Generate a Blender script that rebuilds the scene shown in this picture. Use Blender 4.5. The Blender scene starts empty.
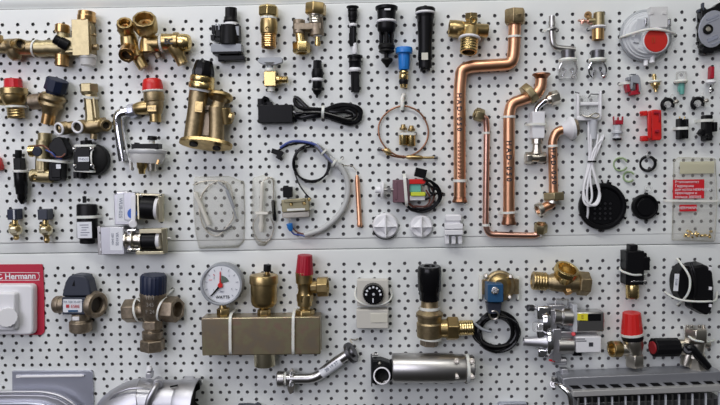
import bpy, bmesh, math, random
from mathutils import Vector, Matrix
from math import sin, cos, pi, radians
random.seed(7)
SC = bpy.context.scene
COL = SC.collection

# ---------------------------------------------------------------- camera
# board frame: x right, y up, z out of the board towards the room, in millimetres;
# the board stands upright in the world's XZ plane, row 0 of its holes 1.85 m above the floor
F_PX = 650.0
CAM_R = (0.0517, -0.0133, 0.01498); CAM_T = (-557.50, 289.60, -1058.5)
def rot3(rx, ry, rz):
    return (Matrix.Rotation(rz, 3, 'Z') @ Matrix.Rotation(ry, 3, 'Y') @ Matrix.Rotation(rx, 3, 'X'))
RC = rot3(*CAM_R)
CPOS = -(RC.transposed() @ Vector(CAM_T))
B2W = Matrix(((1, 0, 0), (0, 0, -1), (0, 1, 0)))
H0 = Vector((-0.6, 0, 1.85))
def to_world(v):
    return B2W @ (Vector(v) * 0.001) + H0
cam = bpy.data.cameras.new('camera'); cam.sensor_width = 36.0; cam.lens = 36.0 * F_PX / 720.0
cam.clip_start = 0.01
camo = bpy.data.objects.new('camera', cam); COL.objects.link(camo)
camo.matrix_world = Matrix.Translation(to_world(CPOS)) @ (B2W @ RC.transposed()).to_4x4()
SC.camera = camo

# ---------------------------------------------------------------- light
SC.view_settings.view_transform = 'Standard'; SC.view_settings.look = 'None'
SC.view_settings.gamma = 1.0; SC.view_settings.use_curve_mapping = False
SC.view_settings.exposure = -0.10
world = bpy.data.worlds.new('room_light'); SC.world = world; world.use_nodes = True
wn = world.node_tree; wn.nodes.clear()
wo = wn.nodes.new('ShaderNodeOutputWorld'); wb = wn.nodes.new('ShaderNodeBackground')
tc = wn.nodes.new('ShaderNodeTexCoord'); sx = wn.nodes.new('ShaderNodeSeparateXYZ')
cr = wn.nodes.new('ShaderNodeValToRGB'); mr = wn.nodes.new('ShaderNodeMapRange')
mr.inputs['From Min'].default_value = -1; mr.inputs['From Max'].default_value = 1
wn.links.new(tc.outputs['Generated'], sx.inputs[0]); wn.links.new(sx.outputs['Z'], mr.inputs['Value'])
wn.links.new(mr.outputs[0], cr.inputs[0]); wn.links.new(cr.outputs[0], wb.inputs['Color'])
wn.links.new(wb.outputs[0], wo.inputs[0])
cr.color_ramp.elements[0].position = 0.25; cr.color_ramp.elements[0].color = (0.10, 0.095, 0.09, 1)
cr.color_ramp.elements[1].position = 0.75; cr.color_ramp.elements[1].color = (0.62, 0.64, 0.66, 1)
e = cr.color_ramp.elements.new(0.5); e.color = (0.30, 0.31, 0.33, 1)
wb.inputs['Strength'].default_value = 0.23

def area(name, loc, target, sx_, sy_, power, color):
    l = bpy.data.lights.new(name, 'AREA'); l.shape = 'RECTANGLE'; l.size = sx_; l.size_y = sy_
    l.energy = power; l.color = color
    o = bpy.data.objects.new(name, l); COL.objects.link(o); o.location = loc
    d = Vector(target) - Vector(loc)
    o.rotation_euler = d.to_track_quat('-Z', 'Y').to_euler()
    return o
area('shop_window_light', (-1.6, -2.8, 2.45), (0, 0, 1.6), 2.3, 1.8, 53, (0.89, 0.88, 1.0))
area('ceiling_tube_light', (-0.4, -1.1, 3.2), (-0.1, 0.0, 1.6), 2.4, 0.30, 25, (1.0, 0.985, 0.95))
area('ceiling_panel_light', (1.2, -2.6, 3.1), (0.2, 0, 1.6), 1.2, 1.2, 6, (1.0, 0.97, 0.90))
# ---------------------------------------------------------------- materials
MATS = {}
def mat(name, color, metallic=0.0, rough=0.5, bump=0.0, scale=300.0, var=0.0, **kw):
    if name in MATS: return MATS[name]
    m = bpy.data.materials.new(name); m.use_nodes = True
    nt = m.node_tree; b = nt.nodes['Principled BSDF']
    b.inputs['Base Color'].default_value = (*color, 1); b.inputs['Metallic'].default_value = metallic
    b.inputs['Roughness'].default_value = rough
    for k, v in kw.items(): b.inputs[k.replace('_', ' ')].default_value = v
    if bump or var:
        t = nt.nodes.new('ShaderNodeTexCoord'); n = nt.nodes.new('ShaderNodeTexNoise')
        n.inputs['Scale'].default_value = scale; n.inputs['Detail'].default_value = 3
        nt.links.new(t.outputs['Object'], n.inputs['Vector'])
    if bump:
        bp = nt.nodes.new('ShaderNodeBump'); bp.inputs['Strength'].default_value = bump
        bp.inputs['Distance'].default_value = 0.0006
        nt.links.new(n.outputs[0], bp.inputs['Height']); nt.links.new(bp.outputs[0], b.inputs['Normal'])
    if var:
        n2 = nt.nodes.new('ShaderNodeTexNoise'); n2.inputs['Scale'].default_value = scale * 0.22
        n2.inputs['Detail'].default_value = 4
        nt.links.new(t.outputs['Object'], n2.inputs['Vector'])
        r = nt.nodes.new('ShaderNodeValToRGB')
        r.color_ramp.elements[0].position = 0.35; r.color_ramp.elements[1].position = 0.65
        r.color_ramp.elements[0].color = (*[c * (1 - var) for c in color], 1)
        r.color_ramp.elements[1].color = (*[min(1, c * (1 + var * 0.6)) for c in color], 1)
        nt.links.new(n2.outputs[0], r.inputs[0]); nt.links.new(r.outputs[0], b.inputs['Base Color'])
    MATS[name] = m; return m
def film(name, tint, opac, rough=0.12):
    m = bpy.data.materials.new(name); m.use_nodes = True; nt = m.node_tree
    b = nt.nodes['Principled BSDF']; out = nt.nodes['Material Output']
    b.inputs['Base Color'].default_value = (*tint, 1); b.inputs['Roughness'].default_value = rough
    tr = nt.nodes.new('ShaderNodeBsdfTransparent'); mx = nt.nodes.new('ShaderNodeMixShader')
    t = nt.nodes.new('ShaderNodeTexCoord'); n = nt.nodes.new('ShaderNodeTexNoise'); n.inputs['Scale'].default_value = 45
    n.inputs['Detail'].default_value = 3
    bp = nt.nodes.new('ShaderNodeBump'); bp.inputs['Strength'].default_value = 0.5; bp.inputs['Distance'].default_value = 0.0015
    nt.links.new(t.outputs['Object'], n.inputs['Vector']); nt.links.new(n.outputs[0], bp.inputs['Height'])
    nt.links.new(bp.outputs[0], b.inputs['Normal'])
    fr = nt.nodes.new('ShaderNodeFresnel'); fr.inputs[0].default_value = 1.22
    nt.links.new(bp.outputs[0], fr.inputs['Normal'])
    ad = nt.nodes.new('ShaderNodeMath'); ad.operation = 'ADD'; ad.inputs[1].default_value = opac; ad.use_clamp = True
    nt.links.new(fr.outputs[0], ad.inputs[0]); nt.links.new(ad.outputs[0], mx.inputs[0])
    nt.links.new(tr.outputs[0], mx.inputs[1]); nt.links.new(b.outputs[0], mx.inputs[2])
    nt.links.new(mx.outputs[0], out.inputs[0])
    return m
BOARD = mat('board_enamel', (0.765, 0.79, 0.775), 0, 0.38, bump=0.10, scale=500)
BACK = mat('backing_grey', (0.20, 0.195, 0.20), 0, 0.8)
BRASS = mat('brass', (0.52, 0.385, 0.18), 1, 0.34, bump=0.15, scale=400, var=0.15)
BRASSB = mat('bright_brass', (0.74, 0.56, 0.25), 1, 0.26)
BRASSD = mat('cast_brass', (0.41, 0.32, 0.185), 1, 0.42, bump=0.5, scale=900, var=0.15)
BRONZE = mat('dull_bronze', (0.33, 0.27, 0.20), 0.9, 0.45, bump=0.5, scale=900, var=0.18)
OLIVE = mat('sawn_brass', (0.44, 0.37, 0.215), 0.95, 0.42, bump=0.3, scale=700, var=0.10)
ORANGE = mat('orange_brass', (0.66, 0.41, 0.18), 1, 0.28)
COPPER = mat('copper', (0.80, 0.43, 0.26), 1, 0.36, bump=0.05, scale=150, var=0.10)
COPPERD = mat('dark_copper', (0.36, 0.18, 0.11), 1, 0.35)
PINKCU = mat('pink_copper', (0.72, 0.42, 0.33), 1, 0.30)
CHROME = mat('chrome', (0.86, 0.86, 0.88), 1, 0.10)
STEEL = mat('steel', (0.56, 0.55, 0.54), 1, 0.30, bump=0.05, scale=200)
BRUSH = mat('brushed_steel', (0.50, 0.49, 0.48), 1, 0.36)
NICKEL = mat('nickel', (0.66, 0.62, 0.54), 1, 0.30, bump=0.2, scale=600)
ALU = mat('cast_aluminium', (0.58, 0.58, 0.61), 1, 0.44, bump=0.3, scale=900)
ZINC = mat('zinc_sheet', (0.55, 0.57, 0.66), 0.9, 0.42)
DARKSTEEL = mat('dark_steel', (0.18, 0.18, 0.19), 1, 0.4)
YZINC = mat('yellow_zinc', (0.78, 0.71, 0.50), 1, 0.28, var=0.12, scale=120)
BLACK = mat('black_plastic', (0.007, 0.007, 0.008), 0, 0.36, Specular_IOR_Level=0.16)
BLACKG = mat('glossy_black_plastic', (0.006, 0.006, 0.007), 0, 0.20, Specular_IOR_Level=0.26)
RUBBER_AND_SHADE = mat('black_rubber_and_shade', (0.009, 0.009, 0.009), 0, 0.5, Specular_IOR_Level=0.18)
NAVY = mat('navy_plastic', (0.012, 0.018, 0.045), 0, 0.40, Specular_IOR_Level=0.35)
SLATE = mat('slate_plastic', (0.036, 0.042, 0.062), 0, 0.45, Specular_IOR_Level=0.4)
BLUE = mat('blue_plastic', (0.02, 0.20, 0.62), 0, 0.35)
COILBLUE = mat('coil_blue', (0.018, 0.08, 0.18), 0, 0.4)
RED = mat('red_plastic', (0.62, 0.02, 0.03), 0, 0.35)
REDO = mat('bright_red_plastic', (0.62, 0.018, 0.016), 0, 0.35)
PINKRED = mat('crimson_plastic', (0.38, 0.008, 0.025), 0, 0.4)
CARDRED = mat('crimson_card', (0.47, 0.010, 0.040), 0, 0.5)
WHITE = mat('white_plastic', (0.80, 0.80, 0.82), 0, 0.38)
NYLON = mat('white_nylon', (0.80, 0.79, 0.72), 0, 0.35, Subsurface_Weight=0.1)
CREAM = mat('cream_plastic', (0.66, 0.64, 0.55), 0, 0.5)
BEIGE = mat('beige_plastic', (0.62, 0.60, 0.54), 0, 0.45)
GREYP = mat('grey_plastic', (0.32, 0.34, 0.37), 0, 0.45)
LGREY = mat('light_grey_plastic', (0.55, 0.57, 0.60), 0, 0.4)
GREEN = mat('green_rubber', (0.28, 0.38, 0.20), 0, 0.5)
TEAL = mat('teal_plastic', (0.14, 0.42, 0.36), 0, 0.4)
YELLOW = mat('yellow_label', (0.80, 0.72, 0.04), 0, 0.5)
LIME = mat('yellow_green_plastic', (0.62, 0.68, 0.05), 0, 0.5)
PURPLE = mat('brown_violet_plastic', (0.16, 0.08, 0.10), 0, 0.5)
PAPER = mat('label_paper', (0.78, 0.80, 0.84), 0, 0.6)
INK = mat('dark_ink', (0.03, 0.03, 0.04), 0, 0.6)
INKGREY = mat('grey_ink', (0.25, 0.27, 0.33), 0, 0.6)
GLASS = film('gauge_glass', (0.9, 0.9, 0.9), 0.02, 0.05)
BAG = film('clear_bag_film', (0.9, 0.88, 0.78), 0.10)
BORESHADE = mat('bore_shade', (0.045, 0.038, 0.03), 0.4, 0.6)  # near-black brown standing in for the shade down a deep bore
FROST = film('frosted_plastic', (0.88, 0.88, 0.87), 0.60, 0.3)
CLEARP = film('clear_plastic', (0.82, 0.83, 0.82), 0.22, 0.15)
GREYTUBE = mat('grey_sleeve', (0.50, 0.51, 0.50), 0, 0.4)
CERAMIC = mat('white_ceramic', (0.82, 0.80, 0.72), 0, 0.35)
BLUEWIRE = mat('blue_wire', (0.05, 0.08, 0.30), 0, 0.4)
BROWN = mat('brown_wire', (0.16, 0.05, 0.03), 0, 0.4)

# ---------------------------------------------------------------- geometry helpers
ZU = 1.6                     # one unit of depth, in mm
PXW = 1.628                  # one unit of size at the board, in mm
CDIST = CPOS.z
def P(px, py, z=0.0):
    d = RC.transposed() @ Vector(((px - 360) / F_PX, (202.5 - py) / F_PX, -1.0))
    t = (z * ZU - CPOS.z) / d.z
    return CPOS + d * t
def SZ(z):
    return PXW * (CDIST - z * ZU) / CDIST
def frame(d, ref=Vector((0, 0, 1))):
    d = d.normalized()
    if abs(d.dot(ref)) > 0.97: ref = Vector((0, 1, 0))
    u = ref.cross(d).normalized(); v = d.cross(u).normalized()
    return u, v
def lat(p0, p1, prof, n=20, rot=0.0, flat=(1, 1)):
    """solid turned about the axis p0 -> p1; prof = (fraction along the axis, radius)"""
    a = P(*p0); b = P(*p1); ax = b - a; u, v = frame(ax); s = SZ((p0[2] + p1[2]) / 2)
    vs, fs, rings = [], [], []
    r0 = radians(rot)
    for t, r in prof:
        c = a + ax * t
        if r <= 1e-6: rings.append([len(vs)]); vs.append(c); continue
        idx = []
        for k in range(n):
            th = r0 + 2 * pi * k / n
            idx.append(len(vs)); vs.append(c + (u * cos(th) * flat[0] + v * sin(th) * flat[1]) * r * s)
        rings.append(idx)
    for A, B in zip(rings, rings[1:]):
        for k in range(n):
            if len(A) == 1 and len(B) == 1: continue
            if len(A) == 1: fs.append((A[0], B[(k + 1) % n], B[k]))
            elif len(B) == 1: fs.append((A[k], A[(k + 1) % n], B[0]))
            else: fs.append((A[k], A[(k + 1) % n], B[(k + 1) % n], B[k]))
    if len(rings[0]) > 1: fs.append(tuple(reversed(rings[0])))
    if len(rings[-1]) > 1: fs.append(tuple(rings[-1]))
    return vs, fs
def pix(v):
    q = RC @ (Vector(v) - CPOS); return 360 - F_PX * q.x / q.z, 202.5 + F_PX * q.y / q.z
def zlat(px, py, z0, z1, prof, n=24, rot=0, flat=(1, 1)):
    """like lat, with the axis square to the board and the front end (z1) seen at (px, py)"""
    q = P(px, py, z1); a = pix((q.x, q.y, z0 * ZU))
    return lat((a[0], a[1], z0), (px, py, z1), prof, n, rot, flat)
def cyl(p0, p1, r, n=20, rot=0): return lat(p0, p1, [(0, r), (1, r)], n, rot)
def socket(p0, p1, r, ri, depth=0.6, n=20, rot=0):
    """open end at p0: outside radius r, bore radius ri"""
    return lat(p0, p1, [(depth, 0), (depth, ri), (0, ri), (0, r), (1, r)], n, rot)
def hexsocket(p0, p1, r, ri, depth=0.6, rot=0):
    a, f = lat(p0, p1, [(0, r * .93), (0.12, r), (0.88, r), (1, r * .93)], 6, rot)
    b = lat(p0, p1, [(depth, 0), (depth, ri), (0, ri)], 20)
    b = (b[0], [q for q in b[1] if len(q) != 20])
    # ring face with a real bore: drop the hexagon's front cap
    f = [q for q in f if not (len(q) == 6 and 0 in q)]
    base = len(a); n6 = 6
    vs = a + b[0]; fs = f + [tuple(i + base for i in q) for q in b[1]]
    # bridge hexagon edge to the bore's rim (ring index 2 of b = after centre(1)+20)
    rim = [base + 1 + 20 + k for k in range(20)]
    hexr = list(range(6))
    def ang(i):
        return None
    A = P(*p0); ax = P(*p1) - A; u, v = frame(ax)
    def th(i):
        w = vs[i] - A; return math.atan2(w.dot(v), w.dot(u)) % (2 * pi)
    hs = sorted(hexr, key=th); rs = sorted(rim, key=th)
    i = j = 0; ts = []
    while i < 6 or j < 20:
        hi, hn = hs[i % 6], hs[(i + 1) % 6]; ri_, rn = rs[j % 20], rs[(j + 1) % 20]
        ta = th(hn) + (2 * pi if i + 1 >= 6 else 0); tb = th(rn) + (2 * pi if j + 1 >= 20 else 0)
        if i < 6 and (j >= 20 or ta <= tb): ts.append((hi, hn, ri_)); i += 1
        else: ts.append((hi, rn, ri_)); j += 1
    return vs, fs + ts
def nut(p0, p1, r, rot=0): return lat(p0, p1, [(0, r * .92), (0.1, r), (0.9, r), (1, r * .92)], 6, rot)
def thread(p0, p1, r, k=5, d=0.09, n=20, open_=0):
    pr = []
    if open_: pr += [(0.8, 0), (0.8, open_), (0, open_)]
    for i in range(k): pr += [(i / k, r * (1 - d)), ((i + .5) / k, r)]
    pr.append((1, r * (1 - d)))
    return lat(p0, p1, pr, n)
def bore(p0, p1, r, t=0.3): return lat(p0, p1, [(t, r), (t + .15, r)], 18)  # dark disc set inside an open port to imitate the darkness of its depth
def knurl(p0, p1, r, k=14, d=0.08, taper=1.0, top=0.0):
    n = k * 2; a = P(*p0); b = P(*p1); ax = b - a; u, v = frame(ax); s = SZ((p0[2] + p1[2]) / 2)
    vs, fs = [], []
    pr = [(0, 1.0), (1, taper)]
    if top: pr = [(0, 1.0), (1 - top, taper), (1, taper * .88)]
    for t, f in pr:
        for q in range(n):
            th = 2 * pi * q / n; rr = r * f * (1 - (d if q % 2 else 0)) * s
            vs.append(a + ax * t + (u * cos(th) + v * sin(th)) * rr)
    for i in range(len(pr) - 1):
        for q in range(n):
            A = i * n; B = A + n
            fs.append((A + q, A + (q + 1) % n, B + (q + 1) % n, B + q))
    fs.append(tuple(reversed(range(n)))); fs.append(tuple(range(len(vs) - n, len(vs))))
    return vs, fs
def catmull(pts, closed=False, sub=5):
    out = []; n = len(pts)
    rng = range(n) if closed else range(n - 1)
    for i in rng:
        p0 = pts[(i - 1) % n] if closed or i > 0 else pts[i] * 2 - pts[i + 1]
        p1 = pts[i]; p2 = pts[(i + 1) % n]
        p3 = pts[(i + 2) % n] if closed or i + 2 < n else p2 * 2 - p1
        for k in range(sub):
            t = k / sub
            out.append(0.5 * ((2 * p1) + (p2 - p0) * t + (2 * p0 - 5 * p1 + 4 * p2 - p3) * t * t + (3 * p1 - p0 - 3 * p2 + p3) * t ** 3))
    if not closed: out.append(pts[-1])
    return out
def sweep(path, rfun, n=10, closed=False, ref=None, flat=(1, 1), square=False):
    vs, fs = [], []; m = len(path); u = None
    for i, c in enumerate(path):
        d = (path[(i + 1) % m] - path[i - 1]) if (closed or 0 < i < m - 1) else (path[1] - path[0] if i == 0 else path[-1] - path[-2])
        d.normalize()
        if ref is not None:
            v = (ref - d * ref.dot(d)).normalized(); u = v.cross(d)
        elif u is None: u, v = frame(d)
        else:
            u = (u - d * u.dot(d)).normalized(); v = d.cross(u)
        r = rfun(i / (m - 1)) if callable(rfun) else rfun
        for k in range(n):
            th = 2 * pi * (k + (0.5 if square else 0)) / n
            vs.append(c + (u * cos(th) * flat[0] + v * sin(th) * flat[1]) * r)
    for i in range(m if closed else m - 1):
        A = i * n; B = ((i + 1) % m) * n
        for k in range(n): fs.append((A + k, A + (k + 1) % n, B + (k + 1) % n, B + k))
    if not closed:
        fs.append(tuple(reversed(range(n)))); fs.append(tuple(range(len(vs) - n, len(vs))))
    return vs, fs
def tub(pts, r, n=12, closed=False, sub=5, sharp=False):
    ps = [P(*p) for p in pts]; z = sum(p[2] for p in pts) / len(pts)
    path = ps if sharp else catmull(ps, closed, sub)
    if callable(r): return sweep(path, lambda t: r(t) * SZ(z), n, closed)
    return sweep(path, r * SZ(z), n, closed)
def pipe(pts, r, bend=8, n=20):
    """bent pipe: straight runs with rounded corners of radius ~bend (px)"""
    ps = [P(*p) for p in pts]; path = [ps[0]]; B = bend * PXW
    for i in range(1, len(ps) - 1):
        a, b, c = ps[i - 1], ps[i], ps[i + 1]
        d1 = (a - b); d2 = (c - b); l = min(B, d1.length * .49, d2.length * .49)
        s = b + d1.normalized() * l; e_ = b + d2.normalized() * l
        for k in range(9):
            t = k / 8; path.append(s * (1 - t) ** 2 + b * 2 * t * (1 - t) + e_ * t * t)
    path.append(ps[-1]); z = sum(p[2] for p in pts) / len(pts)
    return sweep(path, r * SZ(z), n)
def tie(a, b, h, w=0.9, th=0.35, p=2.6, lean=0.0):
    """nylon strap from board point a to board point b, rising h units over the thing it holds"""
    A, B = P(a[0], a[1], h * .7), P(b[0], b[1], h * .7); A.z = B.z = 0.0; mid = (A + B) / 2; hw = (B - A) / 2
    path = []
    for k in range(17):
        t = pi * k / 16
        cx = -math.copysign(abs(cos(t)) ** (2 / p), cos(t)); cz = abs(sin(t)) ** (2 / p)
        path.append(mid + hw * cx + Vector((0, lean * ZU * cz, h * ZU * cz)))
    ref = hw.normalized().cross(Vector((0, 0, 1)))
    return sweep(path, 1.0, 4, False, ref=ref, flat=(th * PXW, w * 1.5 * PXW), square=True)
def band(c, r, d, w=0.9, th=0.35, n=28, flat=(1, 1)):
    """closed strap ring about a body: centre c, radius r, axis direction d (px, py, z)"""
    ctr = P(*c); e_ = P(c[0] + d[0], c[1] + d[1], c[2] + d[2]); ax = (e_ - ctr).normalized(); u, v = frame(ax)
    s = SZ(c[2]); path = [ctr + (u * cos(2 * pi * k / n) * flat[0] + v * sin(2 * pi * k / n) * flat[1]) * r * s for k in range(n)]
    return sweep(path, 1.0, 4, True, ref=ax, flat=(th * s, w * 1.5 * s), square=True)
def ring(c, r, tr, d=(0, 0, 1), n=28, m=8, a0=0, a1=360):
    ctr = P(*c); e_ = P(c[0] + d[0], c[1] + d[1], c[2] + d[2]); ax = (e_ - ctr).normalized(); u, v = frame(ax)
    s = SZ(c[2]); full = abs(a1 - a0) >= 360; k_ = n if full else n + 1
    path = []
    for k in range(k_):
        th = radians(a0 + (a1 - a0) * k / n)
        path.append(ctr + (u * cos(th) + v * sin(th)) * r * s)
    return sweep(path, tr * s, m, full, ref=ax)
def bx(c, size, rot=(0, 0, 0), taper=1.0):
    """box: centre px, size (w, h, d) in px, rotated about x, y, z (degrees, z clockwise as seen)"""
    ctr = P(*c); s = SZ(c[2])
    # the size is the silhouette seen in the photo: take off what the box's own side adds to it
    k = size[2] * PXW / CDIST
    if k < 0.02 and size[2] > 2:
        size = (max(size[0] * .5, size[0] - abs(c[0] - 375) * k), max(size[1] * .5, size[1] - abs(c[1] - 170) * k), size[2])
    w, h, d = [q * s / 2 for q in size]
    R_ = Matrix.Rotation(radians(-rot[2]), 3, 'Z') @ Matrix.Rotation(radians(rot[1]), 3, 'Y') @ Matrix.Rotation(radians(rot[0]), 3, 'X')
    vs = []
    for z in (-d, d):
        k = taper if z > 0 else 1.0
        for x, y in ((-w, -h), (w, -h), (w, h), (-w, h)): vs.append(ctr + R_ @ Vector((x * k, y * k, z)))
    return vs, [(3, 2, 1, 0), (4, 5, 6, 7), (0, 1, 5, 4), (1, 2, 6, 5), (2, 3, 7, 6), (3, 0, 4, 7)]
def pri(pts, z0, z1, smooth=False, scale_top=1.0, sub=4):
    """prism over an outline given at the height z1, standing from z0"""
    xs = [p[0] for p in pts]; ys = [p[1] for p in pts]; xa, xb, ya, yb = min(xs), max(xs), min(ys), max(ys)
    k = (z1 - z0) * ZU / CDIST; dx = ((xa + xb) / 2 - 375) * k; dy = ((ya + yb) / 2 - 170) * k
    def fit(v, a, b, d):
        if b - a < 3 * abs(d): d = 0
        return a + d + (v - a) * (b - a - d) / (b - a) if d > 0 else a + (v - a) * (b - a + d) / (b - a)
    top = [P(fit(x, xa, xb, dx), fit(y, ya, yb, dy), z1) for x, y in pts]
    if smooth: top = catmull(top, True, sub)
    ar = sum(a.x * b.y - b.x * a.y for a, b in zip(top, top[1:] + top[:1]))
    if ar < 0: top.reverse()
    c = sum(top, Vector()) / len(top); n = len(top)
    bot = [Vector((p.x, p.y, z0 * ZU)) for p in top]
    if scale_top != 1.0: top = [c + (p - c) * scale_top for p in top]
    return bot + top, [tuple(reversed(range(n))), tuple(range(n, 2 * n))] + [(k, (k + 1) % n, n + (k + 1) % n, n + k) for k in range(n)]
def rrect(x0, y0, x1, y1, r, k=4):
    o = []
    for cx, cy, a in ((x1 - r, y0 + r, -90), (x1 - r, y1 - r, 0), (x0 + r, y1 - r, 90), (x0 + r, y0 + r, 180)):
        for i in range(k + 1):
            t = radians(a + 90 * i / k); o.append((cx + r * cos(t), cy + r * sin(t)))
    return o
def ell(cx, cy, rx, ry, n=32, rot=0):
    c, s = cos(radians(rot)), sin(radians(rot))
    return [(cx + rx * cos(t) * c - ry * sin(t) * s, cy + rx * cos(t) * s + ry * sin(t) * c) for t in [2 * pi * k / n for k in range(n)]]
def ball(c, r, flat=1.0, n=16):
    pr = [(0.5 - 0.5 * cos(pi * k / 8), r * sin(pi * k / 8) if 0 < k < 8 else 0) for k in range(9)]
    zr = r * flat * PXW / ZU
    return lat((c[0], c[1], c[2] - zr), (c[0], c[1], c[2] + zr), pr, n)

def mesh_obj(name, shapes, material, origin, bevel=0.18, ang=0.6):
    bm = bmesh.new()
    for vs, fs in shapes:
        bv = [bm.verts.new(to_world(v) - origin) for v in vs]
        for f in fs:
            if len(set(f)) < 3: continue
            try: bm.faces.new([bv[i] for i in f])
            except ValueError: pass
    bmesh.ops.recalc_face_normals(bm, faces=bm.faces)
    for f in bm.faces: f.smooth = True
    for e_ in bm.edges:
        if len(e_.link_faces) != 2 or e_.calc_face_angle(0) > ang: e_.smooth = False
    me = bpy.data.meshes.new(name); bm.to_mesh(me); bm.free()
    me.materials.append(material)
    o = bpy.data.objects.new(name, me); COL.objects.link(o)
    if bevel:
        b = o.modifiers.new('edge', 'BEVEL'); b.width = bevel * PXW * 0.001; b.segments = 2
        b.limit_method = 'ANGLE'; b.angle_limit = 0.7; b.harden_normals = False
    return o
class Thing:
    def __init__(self, name, label, cat, px, py, group=None):
        self.o = bpy.data.objects.new(name, None); COL.objects.link(self.o)
        self.o.empty_display_size = 0.01
        self.o.location = to_world(P(px, py, 0)); self.loc = self.o.location.copy()
        self.host = None
        self.o['label'] = label; self.o['category'] = cat
        if group: self.o['group'] = group
    def add(self, name, material, *shapes, parent=None, bevel=0.18, label=None, ang=0.6):
        c = mesh_obj(name, shapes, material, self.loc, bevel, ang)
        if parent is None and name == 'print' and self.host: parent = self.host
        c.parent = parent or self.o
        if parent is None and name != 'print': self.host = c
        if label: c['label'] = label
        return c
    def text(self, s, px, py, z, size, material=None, rot=0, parent=None, name='lettering', tilt=0, align='CENTER', thin=0.0):
        cu = bpy.data.curves.new('t', 'FONT'); cu.body = s; cu.size = size * SZ(z) * 0.001 * 1.4
        cu.align_x = align; cu.align_y = 'CENTER'; cu.extrude = 0.00012; cu.offset = max(thin, 0.0)
        t = bpy.data.objects.new('t', cu); COL.objects.link(t)
        dg = bpy.context.evaluated_depsgraph_get()
        me = bpy.data.meshes.new_from_object(t.evaluated_get(dg)); bpy.data.objects.remove(t)
        M_ = B2W.to_4x4() @ Matrix.Rotation(radians(-rot), 4, 'Z') @ Matrix.Rotation(radians(tilt), 4, 'Y')
        me.transform(Matrix.Translation(to_world(P(px, py, z)) - self.loc) @ M_)
        me.materials.clear(); me.materials.append(material or INK); me.name = name
        o = bpy.data.objects.new(name, me); COL.objects.link(o); o.parent = parent or self.host or self.o
        return o
    def ties(self, *shapes, material=None):
        for s in shapes: self.add('cable_tie', material or NYLON, s, bevel=0.05)
def single(name, label, cat, px, py, material, *shapes, group=None, bevel=0.18):
    o = mesh_obj(name, shapes, material, to_world(P(px, py, 0)), bevel)
    o.location = to_world(P(px, py, 0)); o['label'] = label; o['category'] = cat
    if group: o['group'] = group
    return o
def copy_thing(t, px, py, px2, py2, label=None):
    """copy a Thing and each of its parts, moved along the board from one pixel place to another"""
    d = to_world(P(px2, py2, 0)) - to_world(P(px, py, 0))
    r = t.o.copy(); COL.objects.link(r); r.location = t.o.location + d
    if label: r['label'] = label
    for ch in list(t.o.children):
        c = ch.copy(); COL.objects.link(c); c.parent = r
        for g in ch.children:
            q = g.copy(); COL.objects.link(q); q.parent = c
    return r

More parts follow.
